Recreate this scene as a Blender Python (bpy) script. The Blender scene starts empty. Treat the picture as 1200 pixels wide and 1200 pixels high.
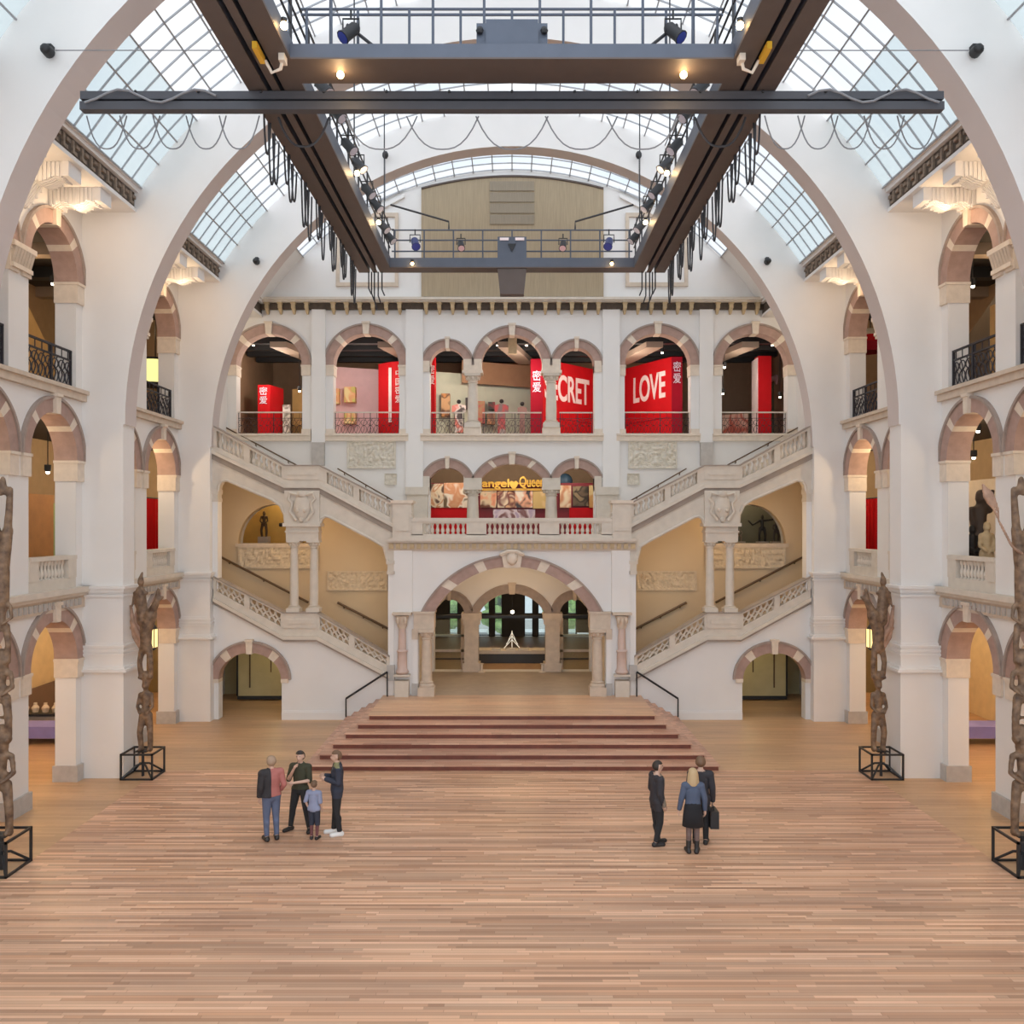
import bpy, bmesh, math, random
import numpy as np
from mathutils import Vector, Matrix, noise
random.seed(7)
PI = math.pi
sc = bpy.context.scene
COL = sc.collection
R_ = math.radians

# ------------------------------------------------------------------ camera
FOC = 1040.0
CH = 6.8
cd = bpy.data.cameras.new('camera')
cam = bpy.data.objects.new('camera', cd)
COL.objects.link(cam)
cam.location = (0, 0, CH)
cam.rotation_euler = (PI / 2, 0, 0)
cd.sensor_width = 36
cd.lens = FOC / 1200 * 36
cd.shift_y = 15 / 1200
cd.clip_end = 500
sc.camera = cam
HZ = 615.0
def WX(px, Y): return (px - 600) * Y / FOC
def WZ(py, Y): return CH + (HZ - py) * Y / FOC

# ------------------------------------------------------------------ materials
MATS = {}
def nodes_of(m):
    m.use_nodes = True
    nt = m.node_tree
    return nt, nt.nodes, nt.links
def mat(name, col, rough=0.6, metal=0.0, var=0.06, scale=3.0, bump=0.0, bscale=25.0, col2=None, emit=None, estr=0.0, spec=0.5, stretch=None):
    if name in MATS: return MATS[name]
    m = bpy.data.materials.new(name)
    nt, N, L = nodes_of(m)
    b = N['Principled BSDF']
    b.inputs['Roughness'].default_value = rough
    b.inputs['Metallic'].default_value = metal
    b.inputs['Specular IOR Level'].default_value = spec
    g = N.new('ShaderNodeNewGeometry')
    vec = g.outputs['Position']
    if stretch:
        mp = N.new('ShaderNodeMapping')
        mp.inputs['Scale'].default_value = stretch
        L.new(vec, mp.inputs['Vector'])
        vec = mp.outputs['Vector']
    n = N.new('ShaderNodeTexNoise')
    n.inputs['Scale'].default_value = scale
    n.inputs['Detail'].default_value = 5
    L.new(vec, n.inputs['Vector'])
    r = N.new('ShaderNodeValToRGB')
    r.color_ramp.elements[0].position = 0.3
    r.color_ramp.elements[1].position = 0.7
    c2 = col2 or tuple(min(1, c * (1 + var)) for c in col)
    c1 = col if col2 else tuple(c * (1 - var) for c in col)
    r.color_ramp.elements[0].color = (*c1, 1)
    r.color_ramp.elements[1].color = (*c2, 1)
    L.new(n.outputs['Fac'], r.inputs['Fac'])
    L.new(r.outputs['Color'], b.inputs['Base Color'])
    if bump:
        bn = N.new('ShaderNodeTexNoise')
        bn.inputs['Scale'].default_value = bscale
        L.new(vec, bn.inputs['Vector'])
        bp = N.new('ShaderNodeBump')
        bp.inputs['Strength'].default_value = bump
        bp.inputs['Distance'].default_value = 0.02
        L.new(bn.outputs['Fac'], bp.inputs['Height'])
        L.new(bp.outputs['Normal'], b.inputs['Normal'])
    if emit:
        b.inputs['Emission Color'].default_value = (*emit, 1)
        b.inputs['Emission Strength'].default_value = estr
    MATS[name] = m
    return m

def mat_planks(name, c1, c2, cm, w, h, rough=0.4, axis='x', var=0.25):
    m = bpy.data.materials.new(name)
    nt, N, L = nodes_of(m)
    b = N['Principled BSDF']
    b.inputs['Roughness'].default_value = rough
    g = N.new('ShaderNodeNewGeometry')
    mp = N.new('ShaderNodeMapping')
    if axis == 'y': mp.inputs['Rotation'].default_value = (0, 0, PI / 2)
    L.new(g.outputs['Position'], mp.inputs['Vector'])
    sp = N.new('ShaderNodeSeparateXYZ'); L.new(mp.outputs['Vector'], sp.inputs[0])
    def mth(op, a, b=None):
        q = N.new('ShaderNodeMath'); q.operation = op
        for i, x in enumerate((a, b)):
            if x is None: continue
            if isinstance(x, (int, float)): q.inputs[i].default_value = x
            else: L.new(x, q.inputs[i])
        return q.outputs[0]
    row = mth('FLOOR', mth('DIVIDE', sp.outputs['Y'], h))
    wn = N.new('ShaderNodeTexWhiteNoise'); wn.noise_dimensions = '1D'; L.new(row, wn.inputs['W'])
    cbx = N.new('ShaderNodeCombineXYZ'); L.new(mth('ADD', sp.outputs['X'], mth('MULTIPLY', wn.outputs['Value'], 7.3)), cbx.inputs['X']); L.new(sp.outputs['Y'], cbx.inputs['Y'])
    mp.inputs['Location'].default_value = (60.3, 60.0, 0)
    br = N.new('ShaderNodeTexBrick')
    br.offset = 0.37; br.offset_frequency = 3
    br.inputs['Scale'].default_value = 1
    br.inputs['Brick Width'].default_value = w
    br.inputs['Row Height'].default_value = h
    br.inputs['Mortar Size'].default_value = 0.0025
    br.inputs['Color1'].default_value = (*c1, 1)
    br.inputs['Color2'].default_value = (*c2, 1)
    br.inputs['Mortar'].default_value = (*cm, 1)
    L.new(cbx.outputs[0], br.inputs['Vector'])
    # a second brick layer of other length breaks the repeat
    br2 = N.new('ShaderNodeTexBrick')
    br2.offset = 0.61; br2.offset_frequency = 2
    br2.inputs['Scale'].default_value = 1
    br2.inputs['Brick Width'].default_value = w * 1.37
    br2.inputs['Row Height'].default_value = h
    br2.inputs['Mortar Size'].default_value = 0.0
    br2.inputs['Color1'].default_value = (1 - var,) * 3 + (1,)
    br2.inputs['Color2'].default_value = (1 + var,) * 3 + (1,)
    L.new(cbx.outputs[0], br2.inputs['Vector'])
    ns = N.new('ShaderNodeTexNoise')
    ns.inputs['Scale'].default_value = 0.35
    ns.inputs['Detail'].default_value = 6
    st = N.new('ShaderNodeMapping')
    st.inputs['Scale'].default_value = (0.5, 2.2, 1)
    L.new(g.outputs['Position'], st.inputs['Vector'])
    L.new(st.outputs['Vector'], ns.inputs['Vector'])
    rp = N.new('ShaderNodeValToRGB')
    rp.color_ramp.elements[0].position = 0.3; rp.color_ramp.elements[0].color = (0.80, 0.78, 0.80, 1)
    rp.color_ramp.elements[1].position = 0.7; rp.color_ramp.elements[1].color = (1.12, 1.10, 1.06, 1)
    L.new(ns.outputs['Fac'], rp.inputs['Fac'])
    mx = N.new('ShaderNodeMix'); mx.data_type = 'RGBA'; mx.blend_type = 'MULTIPLY'; mx.inputs[0].default_value = 1
    L.new(br.outputs['Color'], mx.inputs[6]); L.new(br2.outputs['Color'], mx.inputs[7])
    mx2 = N.new('ShaderNodeMix'); mx2.data_type = 'RGBA'; mx2.blend_type = 'MULTIPLY'; mx2.inputs[0].default_value = 1
    L.new(mx.outputs[2], mx2.inputs[6]); L.new(rp.outputs['Color'], mx2.inputs[7])
    L.new(mx2.outputs[2], b.inputs['Base Color'])
    MATS[name] = m
    return m

def mat_glass(name, tint, trans, tl=(0.9, 0.95, 1.0)):
    m = bpy.data.materials.new(name)
    nt, N, L = nodes_of(m)
    for n in list(N): N.remove(n)
    o = N.new('ShaderNodeOutputMaterial')
    t = N.new('ShaderNodeBsdfTransparent'); t.inputs['Color'].default_value = (*tint, 1)
    d = N.new('ShaderNodeBsdfTranslucent'); d.inputs['Color'].default_value = (*tl, 1)
    g = N.new('ShaderNodeNewGeometry')
    ns = N.new('ShaderNodeTexNoise'); ns.inputs['Scale'].default_value = 0.9
    L.new(g.outputs['Position'], ns.inputs['Vector'])
    mr = N.new('ShaderNodeMapRange')
    mr.inputs['To Min'].default_value = trans - 0.08; mr.inputs['To Max'].default_value = trans + 0.08
    L.new(ns.outputs['Fac'], mr.inputs['Value'])
    mx = N.new('ShaderNodeMixShader')
    L.new(mr.outputs['Result'], mx.inputs['Fac'])
    L.new(d.outputs[0], mx.inputs[1]); L.new(t.outputs[0], mx.inputs[2])
    L.new(mx.outputs[0], o.inputs['Surface'])
    MATS[name] = m
    return m

def mat_collage(name, cols, scale=3.0, rough=0.6, dist=0.7):
    scale *= .5
    """a printed picture: soft-edged patches of a few colours"""
    m = bpy.data.materials.new(name)
    nt, N, L = nodes_of(m)
    b = N['Principled BSDF']; b.inputs['Roughness'].default_value = rough
    g = N.new('ShaderNodeNewGeometry')
    ns = N.new('ShaderNodeTexNoise'); ns.inputs['Scale'].default_value = scale; ns.inputs['Detail'].default_value = 1.2
    ns.inputs['Distortion'].default_value = dist
    L.new(g.outputs['Position'], ns.inputs['Vector'])
    r = N.new('ShaderNodeValToRGB'); r.color_ramp.interpolation = 'EASE'
    e = r.color_ramp.elements
    n = len(cols)
    ps = [0.0] + [0.36 + 0.28 * i / max(1, n - 2) for i in range(n - 1)]
    e[0].position = 0; e[0].color = (*cols[0], 1)
    e[1].position = ps[1]; e[1].color = (*cols[1], 1)
    for i in range(2, n):
        x = e.new(ps[i]); x.color = (*cols[i], 1)
    L.new(ns.outputs['Fac'], r.inputs['Fac'])
    L.new(r.outputs['Color'], b.inputs['Base Color'])
    MATS[name] = m
    return m

PLASTER = mat('white_plaster', (0.78, 0.76, 0.735), 0.75, var=0.025, scale=0.8, bump=0.05, bscale=18)
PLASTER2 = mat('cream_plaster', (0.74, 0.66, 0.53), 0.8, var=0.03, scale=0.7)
PLASTER3 = mat('tan_stair_plaster', (0.60, 0.47, 0.31), 0.8, var=0.03, scale=0.7)  # warm lamplight on the white stair wall put into the base colour
SOFFIT = mat('warm_grey_plaster', (0.60, 0.53, 0.50), 0.8, var=0.03, scale=0.8)  # shade and warm bounce of the arch undersides put into the plaster colour
PINK = mat('pink_sandstone', (0.40, 0.27, 0.225), 0.8, var=0.10, scale=5, bump=0.15)
PINKD = mat('dark_sandstone', (0.36, 0.29, 0.25), 0.85, var=0.10, scale=5)
CREAM = mat('cream_stone', (0.72, 0.62, 0.51), 0.75, var=0.06, scale=6, bump=0.1)
PALE = mat('pale_limestone', (0.65, 0.585, 0.50), 0.75, var=0.05, scale=4, bump=0.12, bscale=30)
TAN = mat('tan_limestone', (0.60, 0.50, 0.40), 0.8, var=0.08, scale=5, bump=0.15)
GREYST = mat('grey_stone', (0.48, 0.45, 0.42), 0.8, var=0.08, scale=6)
RELIEF = mat('carved_limestone', (0.66, 0.61, 0.52), 0.85, var=0.10, scale=9)
RELIEFT = mat('carved_sandstone', (0.60, 0.50, 0.37), 0.85, var=0.10, scale=9)
CAPST = mat('brown_grey_capping', (0.33, 0.275, 0.23), 0.7, var=.1)
CARVED = mat('dark_carved_ornament', (0.26, 0.20, 0.15), 0.8, var=0.3, scale=9)
FRIEZE = mat('carved_brown_frieze', (0.085, 0.062, 0.045), 0.8, var=0.2, scale=8)
GOLDST = mat('ochre_stone', (0.55, 0.42, 0.25), 0.7, var=0.1, scale=8)
WOODF = mat_planks('deck_planks', (0.50, 0.28, 0.17), (0.71, 0.46, 0.31), (0.27, 0.14, 0.085), 1.9, 0.075, 0.42, var=0.24)
WOODB = mat_planks('border_planks', (0.52, 0.33, 0.185), (0.58, 0.38, 0.22), (0.34, 0.21, 0.12), 1.6, 0.09, 0.42, var=0.07)
WOODL = mat_planks('landing_planks', (0.60, 0.37, 0.23), (0.69, 0.46, 0.30), (0.36, 0.2, 0.12), 1.5, 0.12, 0.4, var=0.08)
WOODS = mat_planks('step_planks', (0.50, 0.27, 0.185), (0.66, 0.42, 0.30), (0.24, 0.11, 0.07), 1.4, 0.13, 0.42, var=0.14)
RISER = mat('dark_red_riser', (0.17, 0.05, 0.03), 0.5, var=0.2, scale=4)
GALF = mat('gallery_floor_wood', (0.36, 0.23, 0.13), 0.5, var=0.1)
STEEL = mat('gantry_grey_paint', (0.085, 0.10, 0.135), 0.5, var=0.06)
STEELU = mat('gantry_brown_paint', (0.105, 0.08, 0.07), 0.6, var=0.06)
STEELD = mat('dark_rail_metal', (0.035, 0.035, 0.04), 0.5)
BLACK = mat('black_metal', (0.018, 0.018, 0.02), 0.5)
CABLE = mat('black_cable', (0.03, 0.03, 0.035), 0.6)
CABLEG = mat('grey_cable', (0.22, 0.22, 0.23), 0.6)
IRON = mat('wrought_iron', (0.03, 0.028, 0.035), 0.5, metal=0.3)
YELLOW = mat('yellow_paint', (0.75, 0.42, 0.03), 0.5)
BULB = mat('warm_bulb', (1, 0.8, 0.5), 0.4, emit=(1.0, 0.62, 0.25), estr=25)
BULBW = mat('white_bulb', (1, 0.9, 0.75), 0.4, emit=(1.0, 0.85, 0.65), estr=12)
GLAZE = mat_glass('clear_skylight_glass', (0.97, 0.985, 1.0), 0.8)
GLAZET = mat_glass('frosted_skylight_glass', (0.66, 0.72, 0.73), 0.5, (0.60, 0.66, 0.67))
BARS = mat('glazing_bar_metal', (0.34, 0.35, 0.37), 0.5)
BRONZE = mat('bare_handrail_bronze', (0.12, 0.07, 0.035), 0.45, metal=0.3)
RED = mat('red_panel', (0.60, 0.008, 0.014), 0.6, var=0.05, spec=.2)
REDD = mat('deep_red_panel', (0.40, 0.004, 0.022), 0.6, var=0.05, spec=.2)
WHITEP = mat('white_print', (0.95, 0.80, 0.80), 0.5)
LILAC = mat('lilac_print', (0.78, 0.70, 0.85), 0.5)
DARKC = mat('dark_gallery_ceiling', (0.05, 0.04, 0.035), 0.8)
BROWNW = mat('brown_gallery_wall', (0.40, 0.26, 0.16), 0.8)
DUCT = mat('brown_duct', (0.35, 0.27, 0.21), 0.6)
PINKW = mat('rose_exhibit_wall', (0.78, 0.52, 0.54), 0.7, var=0.04)
GREENW = mat('pale_green_exhibit_wall', (0.66, 0.70, 0.56), 0.7, var=0.04)
OCHRE = mat('ochre_gallery_wall', (0.62, 0.38, 0.14), 0.7, var=0.08)
OLIVE = mat('olive_gallery_wall', (0.50, 0.43, 0.24), 0.7, var=0.05)
CARVE = mat('carved_brown_wood', (0.075, 0.042, 0.025), 0.6, scale=7, bump=0.8, bscale=16, col2=(0.27, 0.17, 0.10))
SLATW = mat('oak_panel', (0.37, 0.29, 0.185), 0.6, var=0.12, scale=6, stretch=(8, 1, 0.25))
SLATG = mat('grey_oak_grille', (0.28, 0.23, 0.165), 0.6, var=0.12, scale=6, stretch=(8, 1, 0.3))

# ------------------------------------------------------------------ mesh builder
class MB:
    def __init__(s): s.v = []; s.f = []; s.m = []
    def face(s, ids, m=0): s.f.append(tuple(ids)); s.m.append(m)
    def pts(s, ps):
        a = len(s.v); s.v.extend([tuple(p) for p in ps]); return list(range(a, a + len(ps)))
    def box(s, x0, x1, y0, y1, z0, z1, m=0):
        if x0 > x1: x0, x1 = x1, x0
        if y0 > y1: y0, y1 = y1, y0
        if z0 > z1: z0, z1 = z1, z0
        a = s.pts([(x0,y0,z0),(x1,y0,z0),(x1,y1,z0),(x0,y1,z0),(x0,y0,z1),(x1,y0,z1),(x1,y1,z1),(x0,y1,z1)])
        for q in ((0,3,2,1),(4,5,6,7),(0,1,5,4),(1,2,6,5),(2,3,7,6),(3,0,4,7)): s.face([a[i] for i in q], m)
        return s
    def mbox(s, M, u0, u1, d0, d1, z0, z1, m=0):
        p, q = M(u0, d0, z0), M(u1, d1, z1)
        return s.box(p[0], q[0], p[1], q[1], p[2], q[2], m)
    def loft(s, A, B, m=0, caps=True, mcap=None):
        """two matching closed outlines joined into a solid"""
        n = len(A); a = s.pts(A); b = s.pts(B)
        for i in range(n):
            j = (i + 1) % n
            s.face((a[i], a[j], b[j], b[i]), m)
        if caps:
            mc = m if mcap is None else mcap
            s.face(a[::-1], mc); s.face(b, mc)
        return s
    def prism(s, poly, t0, t1, ax='y', m=0):
        if ax == 'y': A = [(p[0], t0, p[1]) for p in poly]; B = [(p[0], t1, p[1]) for p in poly]
        elif ax == 'x': A = [(t0, p[0], p[1]) for p in poly]; B = [(t1, p[0], p[1]) for p in poly]
        else: A = [(p[0], p[1], t0) for p in poly]; B = [(p[0], p[1], t1) for p in poly]
        return s.loft(A, B, m)
    def lathe(s, prof, c, seg=12, m=0, sx=1, sy=1):
        rings = []
        for r, z in prof:
            rings.append(s.pts([(c[0] + sx * r * math.cos(2*PI*k/seg), c[1] + sy * r * math.sin(2*PI*k/seg), c[2] + z) for k in range(seg)]))
        for A, B in zip(rings, rings[1:]):
            for k in range(seg):
                j = (k + 1) % seg
                s.face((A[k], A[j], B[j], B[k]), m)
        s.face(rings[0][::-1], m); s.face(rings[-1], m)
        return s
    def tube(s, P, r, seg=6, m=0, closed=False):
        P = [Vector(p) for p in P]; n = len(P); rings = []
        rr = r if isinstance(r, (list, tuple)) else [r] * n
        up = None
        for i in range(n):
            if closed: t = P[(i + 1) % n] - P[i - 1]
            else: t = P[min(i + 1, n - 1)] - P[max(i - 1, 0)]
            t.normalize()
            if up is None:
                up = Vector((0, 0, 1)) if abs(t.z) < 0.9 else Vector((1, 0, 0))
            a = t.cross(up)
            if a.length < 1e-4: a = t.cross(Vector((0, 1, 0.3)))
            a.normalize(); b = a.cross(t); up = b
            rings.append(s.pts([P[i] + rr[i] * (math.cos(2*PI*k/seg) * a + math.sin(2*PI*k/seg) * b) for k in range(seg)]))
        pairs = list(zip(rings, rings[1:]))
        if closed: pairs.append((rings[-1], rings[0]))
        for A, B in pairs:
            for k in range(seg):
                j = (k + 1) % seg
                s.face((A[k], A[j], B[j], B[k]), m)
        if not closed:
            s.face(rings[0][::-1], m); s.face(rings[-1], m)
        return s
    def ball(s, c, r, seg=10, m=0):
        rx, ry, rz = r if isinstance(r, (tuple, list)) else (r, r, r)
        n = max(4, seg // 2)
        prof = [(max(1e-4, math.sin(PI * i / n)), -math.cos(PI * i / n) * rz) for i in range(n + 1)]
        return s.lathe(prof, c, seg, m, rx, ry)
    def capsule(s, p, q, ra, rb, seg=10, m=0, flat=1.0):
        p, q = Vector(p), Vector(q); t = q - p; L = t.length
        if L < 1e-5: return s.ball(p, ra, seg, m)
        t.normalize()
        a = t.cross(Vector((0, 1, 0)));
        if a.length < 0.05: a = t.cross(Vector((1, 0, 0)))
        a.normalize(); b = a.cross(t)
        prof = [(ra * math.sin(x), -ra * math.cos(x)) for x in (0.02, PI/6, PI/3, PI/2)] + [(rb * math.cos(x), L + rb * math.sin(x)) for x in (0, PI/6, PI/3, PI/2 - 0.02)]
        rings = []
        for r, z in prof:
            rings.append(s.pts([p + t * z + r * (math.cos(2*PI*k/seg) * a + flat * math.sin(2*PI*k/seg) * b) for k in range(seg)]))
        for A, B in zip(rings, rings[1:]):
            for k in range(seg):
                j = (k + 1) % seg
                s.face((A[k], A[j], B[j], B[k]), m)
        s.face(rings[0][::-1], m); s.face(rings[-1], m)
        return s
    def mesh(s, name, mats, smooth=False):
        me = bpy.data.meshes.new(name)
        me.from_pydata([tuple(map(float, v)) for v in s.v], [], s.f)
        for m in (mats if isinstance(mats, (list, tuple)) else [mats]): me.materials.append(m)
        me.polygons.foreach_set('material_index', s.m)
        bm = bmesh.new(); bm.from_mesh(me)
        bmesh.ops.remove_doubles(bm, verts=bm.verts, dist=2e-5)
        bmesh.ops.recalc_face_normals(bm, faces=bm.faces)
        bm.to_mesh(me); bm.free()
        if smooth:
            me.polygons.foreach_set('use_smooth', [True] * len(me.polygons))
            try: me.set_sharp_from_angle(angle=R_(40))
            except Exception: pass
        me.update()
        return me

def tag(o, label=None, cat=None, group=None, kind=None):
    if label: o['label'] = label
    if cat: o['category'] = cat
    if group: o['group'] = group
    if kind: o['kind'] = kind
    return o
def link(name, me, parent=None, loc=(0, 0, 0)):
    o = bpy.data.objects.new(name, me); COL.objects.link(o)
    o.location = loc
    if parent is not None: o.parent = parent
    return o
def obj(name, mb, mats, parent=None, label=None, cat=None, group=None, kind=None, smooth=False):
    o = link(name, mb.mesh(name, mats, smooth), parent)
    return tag(o, label, cat, group, kind)
def struct(name, mb, mats, label, cat, smooth=False):
    return obj(name, mb, mats, None, label, cat, None, 'structure', smooth)
THINGS = []
def thing(name, label, cat, group=None, kind=None):
    o = bpy.data.objects.new(name, None); COL.objects.link(o); o.empty_display_size = 0.2
    THINGS.append(o)
    return tag(o, label, cat, group, kind)

SIDES = ((-1, 'left'), (1, 'right'))
WALLX, PIERX, WT = 11.55, 10.45, 0.55
def MS(s): return lambda u, d, z: (s * (WALLX - d), u, z)        # side wall
YB = 36.0
def MBK(u, d, z): return (u, YB - d, z)                          # back wall
YF = 31.0
def MF(u, d, z): return (u, YF - d, z)                           # stair and portal front
def ub(px): return (px - 601) / (FOC / YB)
def zb(py): return CH + (HZ - py) / (FOC / YB)
def uf(px): return (px - 601) / (FOC / YF)
def zf(py): return CH + (HZ - py) / (FOC / YF)

def arc(uc, a, zs, b, n=20, t0=0.0, t1=PI):
    return [(uc - a * math.cos(t0 + (t1 - t0) * i / n), zs + b * math.sin(t0 + (t1 - t0) * i / n)) for i in range(n + 1)]
def segarc(uc, a, zs, b, n=20):
    """circular segment of half-width a and rise b"""
    R = (a * a + b * b) / (2 * b); t = math.asin(min(1, a / R)) if b <= a else PI - math.asin(a / R)
    return [(uc + R * math.sin(-t + 2 * t * i / n), zs + b - R + R * math.cos(-t + 2 * t * i / n)) for i in range(n + 1)]

def wallpanel(mb, M, u0, u1, z0, z1, T, ops, m=0):
    """wall strip between z0 and z1 with arched holes: ops = (uc, a, sill, spring, rise, curve)"""
    def quad(a, b, c, d): mb.face(mb.pts([M(*a), M(*b), M(*c), M(*d)]), m)
    def both(pts):
        mb.face(mb.pts([M(u, 0, z) for u, z in pts]), m)
        mb.face(mb.pts([M(u, -T, z) for u, z in pts[::-1]]), m)
    cur = u0
    for (uc, a, sill, spring, b, fn) in sorted(ops):
        L, Rr = uc - a, uc + a
        if L > cur + 1e-5: both([(cur, z0), (L, z0), (L, z1), (cur, z1)])
        if sill > z0 + 1e-4:
            both([(L, z0), (Rr, z0), (Rr, sill), (L, sill)])
            quad((L, 0, sill), (Rr, 0, sill), (Rr, -T, sill), (L, -T, sill))
        for u in (L, Rr):
            if spring > sill + 1e-4: quad((u, 0, sill), (u, 0, spring), (u, -T, spring), (u, -T, sill))
        if spring >= z1 - 1e-4: cur = Rr; continue
        P = fn(uc, a, spring, b)
        for p, q in zip(P, P[1:]):
            both([p, q, (q[0], z1), (p[0], z1)])
            quad((p[0], 0, p[1]), (q[0], 0, q[1]), (q[0], -T, q[1]), (p[0], -T, p[1]))
        cur = Rr
    if cur < u1: both([(cur, z0), (u1, z0), (u1, z1), (cur, z1)])
    return mb

def ringmesh(mb, M, P, Q, d0, d1, mfun):
    """solid ring between inner curve P and outer curve Q"""
    n = len(P)
    for i in range(n - 1):
        m = mfun(i / (n - 1), (i + 1) / (n - 1))
        p, q, r, t = P[i], P[i + 1], Q[i + 1], Q[i]
        for d in (d0, d1): mb.face(mb.pts([M(x[0], d, x[1]) for x in (p, q, r, t)]), m)
        mb.face(mb.pts([M(p[0], d0, p[1]), M(q[0], d0, q[1]), M(q[0], d1, q[1]), M(p[0], d1, p[1])]), m)
        mb.face(mb.pts([M(t[0], d0, t[1]), M(r[0], d0, r[1]), M(r[0], d1, r[1]), M(t[0], d1, t[1])]), m)
    for i in (0, n - 1):
        p, t = P[i], Q[i]
        mb.face(mb.pts([M(p[0], d0, p[1]), M(t[0], d0, t[1]), M(t[0], d1, t[1]), M(p[0], d1, p[1])]), 0)
    return mb

def stone_arch(M, uc, a, A, zs, b, B, label, fn=arc, bands=(0.25, 0.75), bw=0.035, T=WT, key=True, hood=True, imp=0.0, keyw=None, mats=None, n=40, impin=None):
    """archivolt with banded voussoirs, hood mould, keystone and imposts"""
    t = thing('stone_arch', label, 'arch', kind='structure')
    P = fn(uc, a - 0.015, zs, b - 0.015, n); Q = fn(uc, A, zs, B, n)
    def mf(x, y):
        c = (x + y) / 2
        return 1 if any(abs(c - k) < bw for k in bands) else 0
    mb = MB(); ringmesh(mb, M, P, Q, -T - 0.02, 0.05, mf)
    obj('voussoirs', mb, mats or [PINK, CREAM], t)
    if hood:
        mb = MB(); ringmesh(mb, M, fn(uc, A - 0.01, zs, B - 0.01, n), fn(uc, A + 0.06, zs, B + 0.06, n), 0.0, 0.1, lambda x, y: 0)
        obj('hood_mould', mb, [PINKD], t)
    if key:
        w = keyw or A * 0.085
        mb = MB()
        A1 = [M(uc - w * .8, -T * .9, zs + b - .05), M(uc + w * .8, -T * .9, zs + b - .05), M(uc + w, -T * .9, zs + B + .04), M(uc - w, -T * .9, zs + B + .04)]
        B1 = [M(uc - w * .8, .14, zs + b - .05), M(uc + w * .8, .14, zs + b - .05), M(uc + w, .14, zs + B + .04), M(uc - w, .14, zs + B + .04)]
        mb.loft(A1, B1)
        mb.mbox(M, uc - w * 1.2, uc + w * 1.2, 0, .18, zs + B + .04, zs + B + .12)
        obj('keystone', mb, [mats[1] if mats else CREAM], t)
    if imp:
        for sg in (-1, 1):
            if impin is not None and sg not in impin: continue
            mb = MB()
            mb.mbox(M, uc + sg * (a - .03), uc + sg * A, -T - .02, .06, zs - imp, zs - .04)
            mb.mbox(M, uc + sg * (a - .05), uc + sg * (A + .03), -T - .03, .09, zs - .07, zs)
            obj('impost', mb, [CREAM], t)
    return t
ORD = ['first', 'second', 'third', 'fourth', 'fifth', 'sixth', 'seventh', 'eighth', 'ninth', 'tenth', 'eleventh', 'twelfth', 'thirteenth', 'fourteenth']
SKY_FRONT, SKY_BACK, EXPOSURE = 1.05, 2.6, 0.0
# ================================================================== building shell
# ---- floors
mb = MB(); mb.box(-9.75, 9.75, -3, 24.55, -0.2, 0.0)
struct('floor', mb, WOODF, 'central reddish plank floor of the hall where the people stand', 'floor')
mb = MB()
for s in (-1, 1): mb.box(s * 9.75, s * 18, -3, 24.55, -0.2, 0.0)
mb.box(-18, 18, 24.55, 50, -0.2, 0.0)
struct('floor_border', mb, WOODB, 'tan plank floor border along the piers and under the stairs', 'floor')

# ---- transverse arches with their piers
ARCHZ, ARCHR = 9.5, 10.4
VR, VC = 12.0, 9.2
PY = [10.15, 17.0, 23.85, 30.7]
PD = 0.7
PNAME = ['outermost', 'near', 'middle', 'far']
def rib(y, d, label):
    mb = MB()
    inn = [(-PIERX, 0.0), (-PIERX, ARCHZ)]; out = [(-12.1, 0.0), (-12.1, ARCHZ)]
    n = 64
    for i in range(n + 1):
        t = PI - PI * i / n
        inn.append((ARCHR * math.cos(t), ARCHZ + ARCHR * math.sin(t)))
        c, sn = math.cos(t), math.sin(t)
        k = 99.0
        if abs(c) > 1e-6: k = 12.1 / abs(c)
        # outer circle of radius 12.45 about VC
        e = ARCHZ - VC; Rr = 12.9
        k2 = -e * sn + math.sqrt(max(0, e * e * sn * sn - e * e + Rr * Rr))
        if ARCHZ + k * sn > 15.95:
            k = k2 if abs(k2 * c) < 10.99 else (15.95 - ARCHZ) / sn
        out.append((k * c, ARCHZ + k * sn))
    inn += [(PIERX, ARCHZ), (PIERX, 0.0)]; out += [(12.1, ARCHZ), (12.1, 0.0)]
    for i in range(len(inn) - 1):
        p, q, r, t = inn[i], inn[i + 1], out[i + 1], out[i]
        for yy in (y, y + d): mb.face(mb.pts([(x[0], yy, x[1]) for x in (p, q, r, t)]), 0)
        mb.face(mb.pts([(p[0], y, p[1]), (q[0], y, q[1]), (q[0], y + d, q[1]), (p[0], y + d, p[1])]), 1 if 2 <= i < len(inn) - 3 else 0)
        mb.face(mb.pts([(t[0], y, t[1]), (r[0], y, r[1]), (r[0], y + d, r[1]), (t[0], y + d, t[1])]), 0)
    return struct('transverse_arch', mb, [PLASTER, SOFFIT], label, 'arch')
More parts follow.
